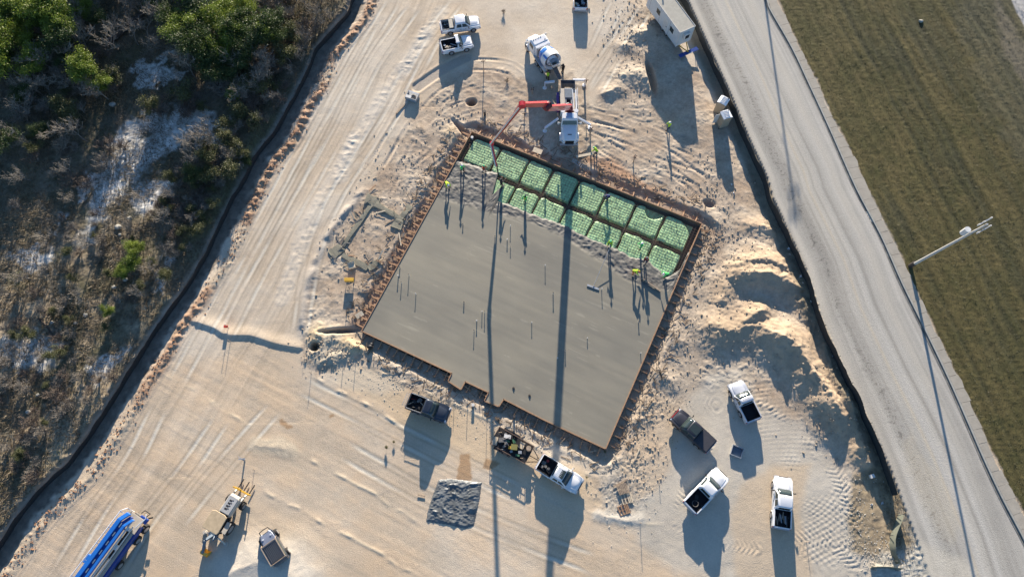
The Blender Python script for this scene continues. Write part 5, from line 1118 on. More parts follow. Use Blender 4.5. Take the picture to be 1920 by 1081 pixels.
# tarp
tp = [(822, 898), (843, 896), (870, 899), (904, 903), (900, 935), (889, 985), (872, 991), (843, 984), (799, 977), (800, 962), (810, 930)]
TP = PL(tp, .05); bx0, bx1 = min(p[0] for p in TP), max(p[0] for p in TP); by0, by1 = min(p[1] for p in TP), max(p[1] for p in TP)
gx, gy = np.meshgrid(np.arange(bx0 - .05, bx1 + .05, .06), np.arange(by0 - .05, by1 + .05, .06)); ins = inpoly(TP, gx, gy)
wx, wy = gx + .35 * noise(gx * .9, gy * .9, 4), gy + .35 * noise(gx * .9, gy * .9, 6)
gz = .06 + .14 * np.clip(ridged(wx * .42, wy * .75, 5, 3), 0, 1) ** 2 + .035 * np.clip(ridged(wx * 1.5, wy * 2.2, 8, 2), 0, 1) + .03 * noise(gx * 5, gy * 7, 3)
dd_, _, _ = dline(TP + TP[:1], gx, gy); gz = gz * sstep(0, .35, dd_) + .03
idx = {}; m = MB(); ny, nx = gx.shape
for j in range(ny):
    for i in range(nx):
        if ins[j, i]: idx[(j, i)] = len(m.v); m.v.append((float(gx[j, i]) - bx0, float(gy[j, i]) - by0, float(gz[j, i])))
for j in range(ny - 1):
    for i in range(nx - 1):
        k = [(j, i), (j, i + 1), (j + 1, i + 1), (j + 1, i)]
        if all(q in idx for q in k): m.f.append(tuple(idx[q] for q in k))
tarp = m.build('tarp', mat('black_tarp', (.14, .15, .15), .42, noise_amt=.5, noise_scale=.9, bump=.03, bscale=6, spec=.6), None, smooth=70); tarp.location = (bx0, by0, 0); tarp.modifiers.new('thick', 'SOLIDIFY').thickness = .01
tag(tarp, 'crumpled black plastic tarp lying flat on the sand between the trucks', 'tarp')
# pallets
def pallet(px, py, rz, label, n=1, z=0, boards=7, col_=lumber, half=False):
    c = PV(px, py, .1 + z); t_ = empty('pallet', (c.x, c.y, hz(c.x, c.y) + z), rz, label, 'pallet', 'pallets near the corner of the slab')
    for k in range(boards):
        if half and k % 2 and k < 4: continue
        q = MB(); q.box((-.52 + 1.04 * k / (boards - 1), 0, .13), (.11, 1.0, .022)); q.build('deck_board', col_, t_)
    for y in (-.46, 0, .46): q = MB(); q.box((0, y, .07), (1.15, .05, .09)); q.build('stringer', col_, t_)
    return t_
pallet(1168, 916, R(20), 'grey weathered pallet on top of the rubble pile near the slab corner', z=.15, col_=lumber_old); pallet(1175, 934, R(15), 'half stripped tan pallet between the grey pallet and the brown pallet', half=True, col_=board_tan)
pallet(1170, 955, R(18), 'brown open pallet farthest south of the slab corner', half=True, col_=lumber)
for i, (a, b, lb) in enumerate([((1150, 912), (1176, 898), 'long reddish board leaning over the pile by the grey pallet'), ((1190, 862), (1199, 840), 'long dark bent pole lying from the slab corner, east end'), ((1283, 548), (1275, 583), 'pale grey plank lying outside the east form'), ((1105, 847), (1124, 842), 'dark plank lying on gravel at the south corner'), ((633, 350), (627, 372), None), ((765, 905), (776, 909), None),
                          ((722, 420), (738, 412), 'pale plank inside the rectangle of old footing'), ((748, 436), (752, 460), 'white lath leaning near the west form'), ((752, 450), (758, 436), 'crossed white lath near the west form'), ((783, 927), (797, 930), 'short grey board west of the tarp'), ((1160, 866), (1150, 850), 'white wrapped board in the rubble at the slab corner'), ((935, 126), (952, 128), None)]):
    if lb is None: continue
    pa, pb = PV(*a, .1), PV(*b, .1); thing1('plank', [lumber_old, board_tan, dirt_cloth][i % 3], lambda q: q.beam((0, 0, 0), pb - pa, .14, .06), (pa.x, pa.y, max(.08, hz(pa.x, pa.y) + .08)), 0, lb, 'plank')
# square form lid
c = PV(1381, 846, .1); t = empty('square_frame', (c.x, c.y, 0), R(-22), 'open square metal frame box lying among the parked pickups', 'frame')
part('rim', steel, lambda q: [q.beam((a[0], a[1], .18), (b[0], b[1], .18), .06, .36) for a, b in (((-.6, -.55), (.6, -.55)), ((.6, -.55), (.6, .55)), ((.6, .55), (-.6, .55)), ((-.6, .55), (-.6, -.55)))]); part('panel', MATS['hopper_slate'], lambda q: q.box((0, 0, .06), (1.15, 1.05, .04)))
# bucket attachment
c = PV(773, 181, .3); t = empty('metal_bucket', (c.x, c.y, 0), R(-22), 'open grey metal scraper bucket at the end of its scraped trail', 'scraper bucket')
part('shell', steel, lambda q: (q.box((0, -.5, .3), (1.5, .06, .55)), q.box((-.75, 0, .3), (.06, 1.2, .55)), q.box((.75, 0, .3), (.06, 1.2, .55)), q.box((0, 0, .05), (1.5, 1.2, .05)), q.box((0, .55, .42), (1.5, .25, .05)))); part('lid', white_m, lambda q: q.box((-.35, -.35, .6), (.75, .4, .04))); part('load', dirt_cloth, lambda q: q.ball((.1, .1, .12), .4, 8, 5, (1, 1, .6)))
c = PV(760, 195, .05); thing1('wooden_beam', lumber_old, lambda q: q.beam((0, 0, 0), (-1.1, -1.5, 0), .16, .12), (c.x, c.y, .05), 0, 'wooden beam lying just below the scraper bucket', 'beam')
# cooler, box, board
c = PV(655, 525, .5); t = empty('yellow_cooler', (c.x, c.y, 0), R(0), 'yellow drink cooler on a low stand west of the slab', 'cooler'); part('body', yellow_p, lambda q: q.box((0, 0, .55), (1.1, .42, .4)), bevel=.06); part('stand', steel, lambda q: [q.beam((x, 0, 0), (x, 0, .4), .06) for x in (-.45, .45)]); part('lid', yellow_p, lambda q: q.box((0, 0, .78), (1.12, .44, .05)), bevel=.02)
c = PV(660, 500, .2); thing1('cardboard_box', board_tan, lambda q: (q.box((0, 0, .2), (.8, .5, .4)), q.quad((-.4, .25, .4), (.4, .25, .4), (.4, .5, .55), (-.4, .5, .55))), (c.x, c.y, .02), .3, 'open cardboard box north of the yellow cooler', 'box')
c = PV(674, 590, .1); thing1('plywood_sheet', board_tan, lambda q: q.box((0, 0, .1), (.95, .6, .03), rx=.08), (c.x, c.y, .03), .6, 'small pale plywood sheet beside the west corner of the slab', 'plywood sheet')
c = PV(1008, 283, .3); thing1('plywood_sheet', board_tan, lambda q: q.box((0, 0, .35), (1.2, .7, .04), rz=-.4), (c.x, c.y, 0), 0, 'tan plywood sheet on the ground in front of the pump truck', 'plywood sheet')
# bull float and screed
a, b = PV(1101, 534, SZ + .06), PV(1123, 542, SZ + .06); hd = PV(1146, 458, SZ + 1.0); mid = (a + b) / 2
t = empty('bull_float', (mid.x, mid.y, SZ), 0, 'wide bull float blade with long handle resting on the smooth concrete', 'bull float'); part('blade', steel, lambda q: q.beam(a - mid + Vector((0, 0, .06)), b - mid + Vector((0, 0, .06)), .22, .05)); part('handle', steel, lambda q: q.tube([Vector((0, 0, .1)), hd - mid], .028, 8))
a, b = PV(1203, 521, SZ + .12), PV(1238, 546, SZ + .12); thing1('screed_board', MATS['weathered_lumber'], lambda q: q.beam((0, 0, 0), b - a, .12, .22), (a.x, a.y, SZ + .12), 0, 'long screed board lying where rough and smooth concrete meet, east side', 'screed board')
# plank table by the north form
c = PV(1096, 291, .7); t = empty('work_table', (c.x, c.y, 0), R(12), 'narrow plank table on trestles beside the north form', 'table'); part('tabletop', board_tan, lambda q: q.box((0, 0, .75), (2.2, .35, .05))); part('trestle', lumber_old, lambda q: [q.beam((x, y, 0), (x, y * .3, .74), .05) for x in (-.9, .9) for y in (-.4, .4)] + [q.beam((x, -.3, .35), (x, .3, .35), .04) for x in (-.9, .9)])
c = PV(1093, 312, .1); t = empty('step_ladder', (c.x, c.y, 0), R(60), 'small ladder leaning by the north form under the pump truck shadow', 'ladder'); part('rail', steel, lambda q: (q.beam((-.2, 0, 0), (-.2, 1.5, .5), .05), q.beam((.2, 0, 0), (.2, 1.5, .5), .05))); part('rung', steel, lambda q: [q.beam((-.2, .2 + .25 * k, .07 + .083 * k), (.2, .2 + .25 * k, .07 + .083 * k), .04) for k in range(6)])
# survey posts
for px, py, h_, wh in ((1097, 166, 1.9, 'between the pump truck and the spoil mounds'), (1106, 255, 1.9, 'east of the pump truck cab'), (1187, 305, 1.6, 'alone in the dirt north of the form boards'), (983, 224, 1.5, 'left of the pump truck under the boom'), (907, 131, 1.9, 'south of the two white pickups'), (998, 176, 1.2, 'in the mixer truck shadow')):
    c = PV(px, py, 0); t = empty('survey_post', (c.x, c.y, 0), random.random(), f'dark wooden post with crossed top, {wh}', 'post', 'posts with crossed tops north of the slab')
    part('pole', lumber_old, lambda q: q.beam((0, 0, -.1), (0, 0, h_), .10)); part('crosspiece', rust, lambda q: (q.beam((-.28, 0, h_ - .1), (.28, 0, h_ - .1), .09), q.beam((0, -.25, h_ - .16), (0, .25, h_ - .16), .09)))
c = PV(909, 216, 0); thing1('standpipe', pdark, lambda q: (q.tube([(0, 0, 0), (0, 0, .9)], .16, 12), q.tube([(0, 0, .85), (0, 0, .95)], .2, 12)), (c.x, c.y, 0), 0, 'short black standpipe by the northwest corner of the slab', 'pipe')
c = PV(1022, 366, SZ - .15); thing1('standpipe', pdark, lambda q: q.tube([(0, 0, 0), (0, 0, .7)], .10, 12), (c.x, c.y, SZ - .2), 0, 'short black standpipe rising from a green pad', 'pipe')
c = PV(964, 783, 0); thing1('standpipe', pdark, lambda q: (q.tube([(0, 0, 0), (0, 0, 1.2)], .12, 12), q.tube([(0, 0, 1.15), (0, 0, 1.22)], .16, 12)), (c.x, c.y, 0), 0, 'black standpipe in the gravel between slab and trailer', 'pipe')
c = PV(459, 862, 0); t = empty('pipe_stand', (c.x, c.y, 0), 0, 'blue grey pipe stand in disturbed soil north of the loader forks', 'pipe stand'); part('pole', steel, lambda q: q.tube([(0, 0, 0), (0, 0, 1.0)], .09, 10)); part('arm', steel, lambda q: (q.beam((-.35, 0, .9), (.4, .05, 1.0), .12), q.beam((.3, -.2, .95), (-.4, .3, .95), .05)))
c = PV(885, 256, .6); thing1('white_bucket', white_m, lambda q: q.tube([(0, 0, 0), (0, 0, .4)], [.15, .18], 14), (c.x, c.y, .1), 0, 'small white bucket at the northwest corner of the forms', 'bucket')
c = PV(887, 759, .2); thing1('white_bucket', white_m, lambda q: q.tube([(0, 0, 0), (0, 0, .4)], [.15, .18], 14), (c.x, c.y, .03), 0, 'small white bucket by the deep notch south of the slab', 'bucket')
c = PV(694, 650, .3); thing1('black_bag', black, lambda q: (q.ball((0, 0, .28), .33, 10, 6, (1, .8, 1)), q.ball((.1, .3, .2), .25)), (c.x, c.y, 0), 0, 'black bag beside the west end of the south form', 'bag', smooth=60)
c = PV(425, 613, .2); t = empty('red_marker', (c.x, c.y, hz(c.x, c.y)), 0, 'red capped marker stake on the ledge across the haul road', 'marker'); part('cap', mat('red_cap', (.55, .05, .03), .5), lambda q: q.box((0, 0, .42), (.45, .3, .22)), bevel=.04); part('stake', lumber_old, lambda q: q.beam((.15, 0, 0), (.15, 0, 1.2), .06))
for px, py, h_, wh in ((584, 700, .9, 'below the dirt pit'), (571, 668, .5, 'left of the dirt pit'), (668, 672, .8, 'south of the west slab corner'), (645, 672, .6, 'between dirt pit and slab'), (877, 752, 1.0, 'by the deep notch'), (913, 790, 1.1, 'above the trailer'), (845, 742, .8, 'by the first notch'), (852, 745, .8, 'below the first notch'), (1236, 905, .5, 'on the gravel pad'), (1200, 980, 1.0, 'south of the pallets'), (1512, 1015, .9, 'right of the timber loaded pickup'), (1205, 735, 1.1, 'outside the east form'), (1211, 740, 1.1, 'outside the east form, right of its twin'), (655, 540, 1.4, 'below the yellow cooler'), (1332, 440, .8, 'outside the northeast corner'), (432, 640, .9, 'below the red marker'), (477, 880, .5, 'beside the loader forks')):
    c = PV(px, py, 0); thing1('lath_stake', lumber_old, lambda q: q.beam((0, 0, -.1), (0, 0, h_), .05, .03), (c.x, c.y, hz(c.x, c.y)), random.random() * 3, f'thin wooden lath stake {wh}', 'stake', 'lath stakes around the site')
# old footing, four arms of rough concrete
ft = MB(); 
for a, b, w0, w1 in (((686, 372), (712, 378), 1.6, 1.0), ((700, 380), (755, 412), .9, .6), ((752, 408), (770, 385), .6, .9), ((752, 408), (742, 428), 1.2, 1.4), ((700, 378), (642, 462), .7, .6), ((642, 462), (620, 478), 1.4, 1.5), ((642, 478), (690, 502), .8, .8), ((690, 502), (712, 490), 1.1, .9)):
    pa, pb = PV(*a, .08), PV(*b, .08); d_ = (pb - pa).normalized(); n_ = Vector((-d_.y, d_.x, 0)); rings = []
    for k in range(9):
        p = pa.lerp(pb, k / 8); w_ = lerp(w0, w1, k / 8) / 2 * random.uniform(.8, 1.15); g_ = hz(p.x, p.y)
        rings.append([tuple(p + n_ * w_ + Vector((0, 0, g_ - .25))), tuple(p + n_ * w_ * .9 + Vector((0, 0, g_ + .06))), tuple(p + Vector((0, 0, g_ + .08 + random.uniform(-.02, .02)))), tuple(p - n_ * w_ * .9 + Vector((0, 0, g_ + .06))), tuple(p - n_ * w_ + Vector((0, 0, g_ - .25)))])
    ft.loft(rings)
o = ft.build('footing', mat('old_concrete', (.23, .215, .16), .85, noise_amt=.25, bump=.03), None, smooth=50); tag(o, 'rectangle of rough grey concrete footing with debris, west of the slab', 'footing')
for i in range(46):
    k = random.choice([(700, 372), (690, 395), (672, 415), (625, 470), (640, 455), (765, 400), (755, 420), (690, 500), (640, 490), (715, 498), (735, 470)]); a = PV(k[0] + random.uniform(-14, 14), k[1] + random.uniform(-16, 16), .1); an = random.gauss(1.1, .7); ln = random.uniform(.5, 1.7)
    o = thing1('scrap_board', random.choice([lumber_old, lumber, dirt_cloth, dirt_cloth, board_tan, MATS['old_concrete']]), lambda q: q.beam((0, 0, 0), (ln * math.cos(an), ln * math.sin(an), random.uniform(-.05, .25)), random.uniform(.06, .18), .04), (a.x, a.y, hz(a.x, a.y) + .1), 0, 'loose scrap board strewn over the old footing', 'scrap board', 'scrap boards strewn over the old footing')
# rubble clods: several sizes scattered around the diggings
clod = []
for k in range(4):
    q = MB(); q.ball((0, 0, 0), 1, 7, 5, (1, random.uniform(.6, .9), random.uniform(.5, .8))); q.v = [(x * random.uniform(.8, 1.2), y * random.uniform(.8, 1.2), z * random.uniform(.8, 1.2)) for x, y, z in q.v]; clod.append(q)
def scatter_clods(name, label, n, areas, r0, r1, mm):
    V_, F_ = [], []
    for i in range(n):
        a = random.choice(areas); px = random.gauss(a[0], a[2]); py = random.gauss(a[1], a[3]); p = P(px, py)
        if px > 1220 and dline(CLx, np.array([p[0]]), np.array([p[1]]))[1][0] > -1.0: continue
        if px < 700 and dline(FLx, np.array([p[0]]), np.array([p[1]]))[1][0] < 13: continue
        if inpoly(SLAB, np.array([p[0]]), np.array([p[1]]))[0]: continue
        r_ = r0 * (r1 / r0) ** (random.random() ** 2.2); q = random.choice(clod); an = random.random() * 6.28; o = len(V_); z_ = hz(*p); ca, sa = math.cos(an), math.sin(an)
        V_ += [(p[0] + r_ * (x * ca - y * sa), p[1] + r_ * (x * sa + y * ca), z_ + r_ * (z + .3)) for x, y, z in q.v]; F_ += [tuple(j + o for j in f) for f in q.f]
    m_ = MB(); m_.v = V_; m_.f = F_; o = m_.build(name, mm); tag(o, label, 'rubble', kind='stuff'); return o
soil = mat('soil_clods', (.42, .34, .25), .95, noise_amt=.4, noise_scale=.8); stone = mat('pale_stones', (.55, .51, .44), .9, noise_amt=.3, noise_scale=.8); redsoil = mat('red_clods', (.36, .19, .10), .95, noise_amt=.35)
scatter_clods('rubble', 'brown soil clods scattered over the diggings', 5200, [(1200, 110, 25, 60), (1330, 420, 40, 60), (1380, 480, 50, 60), (1300, 600, 50, 60), (660, 440, 60, 60), (620, 660, 35, 20), (860, 250, 35, 40), (1190, 850, 30, 50), (1480, 620, 60, 70), (760, 320, 50, 50), (1150, 350, 90, 40), (1560, 740, 40, 60), (1240, 740, 25, 60), (1330, 400, 20, 60), (1170, 50, 25, 40)], .03, .15, soil)
scatter_clods('gravel', 'pale gravel stones scattered by the slab and along the track', 5000, [(780, 700, 60, 30), (1000, 800, 60, 30), (1170, 900, 30, 50), (1640, 1040, 30, 25), (1600, 960, 20, 50), (800, 700, 60, 25), (900, 750, 60, 25)], .02, .075, stone)
Vr, Fr = [], []
for i in range(2200):
    k = random.randrange(len(FL) - 1); t_ = random.random(); a, b = FL[k], FL[k + 1]; dx, dy = b[0] - a[0], b[1] - a[1]; l = math.hypot(dx, dy); o_ = random.gauss(3.15, .45); x = a[0] + dx * t_ - dy / l * o_; y = a[1] + dy * t_ + dx / l * o_
    if not (-8 < y < 79): continue
    r_ = .02 + .10 * random.random() ** 3; q = random.choice(clod); o = len(Vr); z_ = hz(x, y); Vr += [(x + r_ * v[0], y + r_ * v[1], z_ + r_ * (v[2] + .3)) for v in q.v]; Fr += [tuple(j + o for j in f) for f in q.f]
q = MB(); q.v = Vr; q.f = Fr; o = q.build('red_rubble', redsoil); tag(o, 'red brown clods along the berm beside the left silt fence', 'rubble', kind='stuff')

q = MB()
for i in range(800):
    s_ = random.choice((0, 1, 2, 3)); k = random.random(); a, b = [(SLAB[0], SLAB[1]), (SLAB[1], SLAB[2]), (SLAB[2], SLAB[3]), (SLAB[3], SLAB[0])][s_]; dx, dy = b[0] - a[0], b[1] - a[1]; l = math.hypot(dx, dy); o_ = random.uniform(.75, 2.9)
    x = a[0] + dx * k - dy / l * -0 + (dy / l) * -o_; y = a[1] + dy * k + (dx / l) * o_; an = random.random() * 3.14; ln = random.uniform(.2, 1.2); z_ = hz(x, y) + .05
    q.beam((x, y, z_), (x + ln * math.cos(an), y + ln * math.sin(an), z_ + random.uniform(-.02, .18)), random.uniform(.04, .10), .04)
o = q.build('wood_debris', mat('debris_wood', (.24, .17, .11), .9, noise_amt=.7, noise_scale=.7)); tag(o, 'splintered offcuts and sticks littering the dirt round the forms', 'debris', kind='stuff')

# ================================================================ FENCES, POLES
fab_l = mat('black_geotextile', (.022, .023, .026), .8, noise_amt=.3); fab_r = mat('dark_green_screen', (.030, .034, .036), .8, noise_amt=.3); post_m = mat('fence_post', (.22, .20, .17), .8)
def fence(name, pts, h_, fm, label, step, side=1, lean=.06, pr=.035):
    path = smooth_line(pts, 4); t_ = empty(name, (path[0][0], path[0][1], 0), 0, label, 'fence'); ox, oy = path[0]
    L = 0; rings = []; nxt = 0; proto = None
    for i in range(len(path) - 1):
        (ax, ay), (bx, by) = path[i], path[i + 1]; l = math.hypot(bx - ax, by - ay); k = 0
        nx_, ny_ = -(by - ay) / l * side, (bx - ax) / l * side
        n = max(1, int(l / .5))
        for j in range(n):
            s_ = j / n; x, y = ax + (bx - ax) * s_ - ox, ay + (by - ay) * s_ - oy; z_ = hz(x + ox, y + oy); sag = .08 * math.sin((L + l * s_) * 2.1) + random.uniform(-.05, .05) + .05 * math.sin((L + l * s_) * .9); w_ = .03 * math.sin((L + l * s_) * 1.3)
            rings.append([(x + nx_ * w_, y + ny_ * w_, z_ - .1), (x + nx_ * (w_ + lean), y + ny_ * (w_ + lean), z_ + h_ + sag), (x + nx_ * (w_ + lean + .02), y + ny_ * (w_ + lean + .02), z_ + h_ + sag), (x + nx_ * (w_ + .02), y + ny_ * (w_ + .02), z_ - .1)])
        L += l
        while L > nxt:
            if proto is None: q = MB(); q.beam((0, 0, -.2), (0, 0, h_ + .12), pr * 1.6); proto = q.build('post', post_m, t_); o = proto
            else: o = proto.copy(); COL.objects.link(o)
            o.parent = t_; o.location = (bx - ox + nx_ * -.06, by - oy + ny_ * -.06, hz(bx, by)); o.rotation_euler = (random.uniform(-.05, .05), random.uniform(-.05, .05), 0); nxt += step
    q = MB(); q.loft(rings); q.build('fabric', fm, t_, smooth=60); return t_
inb = lambda L: [p for p in L if p[1] < 82]
fence('silt_fence', inb(PL(fenceL_px, 1.0)), 1.0, fab_l, 'long black silt fence between the woods and the haul road', 3.0, 1)
CF = [P(px - 1, py, 1.4) for px, py in curbL_px if py < 960]
fence('screen_fence', [p for p in CF if p[1] < 84], 1.4, fab_r, 'long dark screen fence along the site side of the road', 3.6, -1)
fence('silt_fence', PL([(1692, 962), (1683, 985), (1676, 1010), (1677, 1035), (1690, 1062)], .7), .75, mat('olive_geotextile', (.16, .17, .13), .8), 'short olive silt fence curving round the road inlet, bottom right', 2.5, 1, lean=.25)
fence('silt_fence', PL([(1637, 1066), (1665, 1066), (1703, 1069)], .6), .6, MATS['olive_geotextile'], 'short straight silt fence at the bottom edge beside the road', 2.5, 1, lean=.2)
def utility_pole(bx, by, lx, ly, H_, label, tr=True):
    global t
    t = empty('utility_pole', (bx, by, 0), 0, label, 'utility pole', 'utility poles along the road')
    top = Vector((lx, ly, H_)); part('pole', mat('weathered_pole', (.50, .50, .48), .6, noise_amt=.12), lambda q: q.tube([(0, 0, -.3), top * .5, top], [.18, .145, .11], 12), smooth=50)
    part('base_sleeve', pdark, lambda q: q.tube([(0, 0, -.2), (.05, 0, 1.1)], .27, 12))
    ux_ = Vector((-.45, .85, 0)).normalized(); nn = Vector((ux_.y, -ux_.x, 0))
    for dz, ln in ((.2, .85), (1.0, .85)):
        c_ = top * (1 - dz / H_) + ux_ * (.35 if dz < 1 else -.3); part('crossarm', steel, lambda q: q.beam(c_ - nn * ln, c_ + nn * ln, .13)); [part('insulator', white_m, lambda q: q.tube([c_ + nn * s + Vector((0, 0, .05)), c_ + nn * s + Vector((0, 0, .35))], .08, 8)) for s in (-ln * .95, -.1, ln * .95)]
    c_ = top * (1 - 2.6 / H_)
    if tr: part('transformer', mat('light_grey_steel', (.62, .63, .63), .4), lambda q: q.tube([c_ + Vector((-.5, .25, -.5)), c_ + Vector((-.5, .25, .45))], .32, 14), smooth=40)
    part('brace', steel, lambda q: (q.beam(c_, c_ + Vector((-.5, .25, 0)), .08), q.beam(top * (1 - 3.6 / H_), top * (1 - 3.6 / H_) + Vector((.0, .4, .2)), .07)))
    return top, nn
pb = PV(1706, 499, 0); tp_, nn = utility_pole(pb.x, pb.y, .3, -.9, 13.8, 'tall grey utility pole with transformer standing on the grass beside the walk')
qn = P(1427, 0); utility_pole(qn[0] + .8, 97.0, 0, 0, 13.6, 'utility pole beyond the top of the picture whose shadow crosses the road', False)
# small things in the ditch and the woods
for i, (px, py) in enumerate([(1466, 428), (1480, 465), (1481, 477), (1501, 518), (1504, 532), (1520, 566), (1548, 628), (1560, 668), (1637, 891), (1636, 945), (1657, 942), (1603, 752), (1372, 345), (1376, 362), (1345, 140)]):
    c = PV(px, py, .1); r_ = random.uniform(.12, .25); g_ = hz(c.x, c.y)
    thing1('litter', [white_m, steel, stone][i % 3], lambda q: q.add([(r_, 0, .02), (0, r_ * .7, .15), (-r_, .05, .03), (0, -r_ * .8, .05), (.02, 0, r_)], [(0, 1, 4), (1, 2, 4), (2, 3, 4), (3, 0, 4), (0, 3, 2, 1)]), (c.x, c.y, g_), random.random() * 3, 'small pale piece of litter lying along the road fence', 'litter', 'litter along the road fence')
c = PV(1635, 892, .2); thing1('litter_box', white_m, lambda q: (q.box((0, 0, .15), (.5, .4, .3)), q.box((.26, 0, .2), (.02, .4, .2))), (c.x, c.y, 0), .3, 'small white box lying in the dark weeds near the road fence', 'box')
rockm = mat('pale_boulder', (.42, .40, .34), .9, noise_amt=.25, bump=.05)
rocks = [(212, 197, .75, 'largest, alone in the shaded woods'), (222, 426, .7, 'south of the white clearing'), (243, 409, .55, 'right of the larger southern boulder'), (235, 524, .55, 'below the green bush'), (213, 538, .5, 'left of the bush boulders'), (222, 565, .6, 'lowest of the bush boulders'), (73, 290, .3, 'in deep shade at the left'), (160, 590, .5, 'in the middle of the scrub'), (97, 604, .45, 'beside the fallen log'), (141, 605, .4, 'right of the fallen log'), (112, 655, .35, 'in the pale clearing'), (72, 740, .4, 'near the left edge, lower'), (54, 772, .5, 'lowest near the left edge'), (225, 440, .35, 'under the southern boulders'), (285, 375, .3, 'in the white clearing'), (1728, 38, .5, 'in the mown field at the top')]
for px, py, r_, wh in rocks:
    c = PV(px, py, .3); q = MB(); r_ *= .62; q.ball((0, 0, 0), r_, 9, 6, (1, .8, .6)); q.v = [(x * random.uniform(.85, 1.15), y * random.uniform(.85, 1.15), z * random.uniform(.85, 1.15)) for x, y, z in q.v]
    o = q.build('boulder', rockm, None, smooth=35); o.location = (c.x, c.y, hz(c.x, c.y) + r_ * .2); tag(o, f'pale limestone boulder, {wh}', 'boulder', 'pale boulders')
for a, b, r_, lb in (((73, 597), (101, 632), .14, 'bare fallen log on the pale scrub at the left'), ((200, 85), (272, 25), .5, 'thick dark fallen trunk in the shaded woods near the top')):
    pa, pb_ = PV(*a, .4), PV(*b, .4); thing1('fallen_log', mat('dark_bark', (.07, .055, .045), .9, noise_amt=.4), lambda q: q.tube([(0, 0, 0), (pb_ - pa) * .5 + Vector((.1, .1, .05)), pb_ - pa], [r_, r_ * .85, r_ * .6], 8), (pa.x, pa.y, hz(pa.x, pa.y) + r_ * .6), 0, lb, 'log', smooth=60)

# ================================================================ kerb and walk
def strip(name, LA, LB, z0, z1, mm, n=1):
    """solid strip between two ground lines"""
    a = smooth_line(LA, 4); b = smooth_line(LB, 4)
    def res(p, N=260):
        p = np.array(p); s_ = np.r_[0, np.cumsum(np.hypot(*np.diff(p, axis=0).T))]; t_ = np.linspace(0, s_[-1], N); return np.c_[np.interp(t_, s_, p[:, 0]), np.interp(t_, s_, p[:, 1])]
    a, b = res(a), res(b); q = MB(); q.loft([[(p[0], p[1], z0), (p[0], p[1], z1), (r_[0], r_[1], z1), (r_[0], r_[1], z0)] for p, r_ in zip(a, b)]); return q.build(name, mm)
def offs(L, d_):
    out = []
    for i, p in enumerate(L):
        a = L[max(i - 1, 0)]; b = L[min(i + 1, len(L) - 1)]; l = math.hypot(b[0] - a[0], b[1] - a[1]); out.append((p[0] - (b[1] - a[1]) / l * d_, p[1] + (b[0] - a[0]) / l * d_))
    return out
kerbm = mat('kerb_concrete', (.36, .35, .31), .85, noise_amt=.15, noise_scale=2); gutm = mat('gutter_grime', (.20, .19, .165), .9, noise_amt=.5, noise_scale=1.2)
walkm = mat('walk_concrete', (.37, .335, .275), .85, noise_amt=.12, noise_scale=1.2, bump=.01)
g = strip('gutter', offs(CR, -.05), offs(CR, .22), -.1, .03, gutm); tag(g, kind='structure')
g = strip('kerb', offs(CR, .22), offs(CR, .42), -.1, .15, kerbm); tag(g, kind='structure')
# walk with joints and a ragged grassy edge
wl = res_l = None
def resample(p, step):
    p = np.array(p); s_ = np.r_[0, np.cumsum(np.hypot(*np.diff(p, axis=0).T))]; N = int(s_[-1] / step); t_ = np.linspace(0, s_[-1], N); return np.c_[np.interp(t_, s_, p[:, 0]), np.interp(t_, s_, p[:, 1])]
A1 = resample(smooth_line(offs(CR, .44), 4), 1.5); B1_ = smooth_line(offs(WR, -.02), 4); B1 = np.array(B1_)
wk = MB()
for i in range(len(A1) - 1):
    a, b = Vector((*A1[i], 0)), Vector((*A1[i + 1], 0)); d_ = (b - a).normalized(); n_ = Vector((-d_.y, d_.x, 0)); 
    def wid(p):
        dd__ = np.hypot(B1[:, 0] - p.x, B1[:, 1] - p.y).min(); return dd__
    wa, wb = wid(a), wid(b); a2 = a + d_ * .015; b2 = b - d_ * .015
    j0, j1 = random.uniform(-.16, .1), random.uniform(-.16, .1)
    pa2, pb2 = a + n_ * (wa + j0), b + n_ * (wb + j1); pm_ = (pa2 + pb2) / 2 + n_ * random.uniform(-.16, .16)
    z_ = .14 + random.uniform(-.006, .006); poly = [(a2.x, a2.y), (b2.x, b2.y), (pb2.x - d_.x * .015, pb2.y - d_.y * .015), (pm_.x, pm_.y), (pa2.x + d_.x * .015, pa2.y + d_.y * .015)]
    wk.prism(poly, -.1, z_)
g = wk.build('pavement', walkm); tag(g, kind='structure')

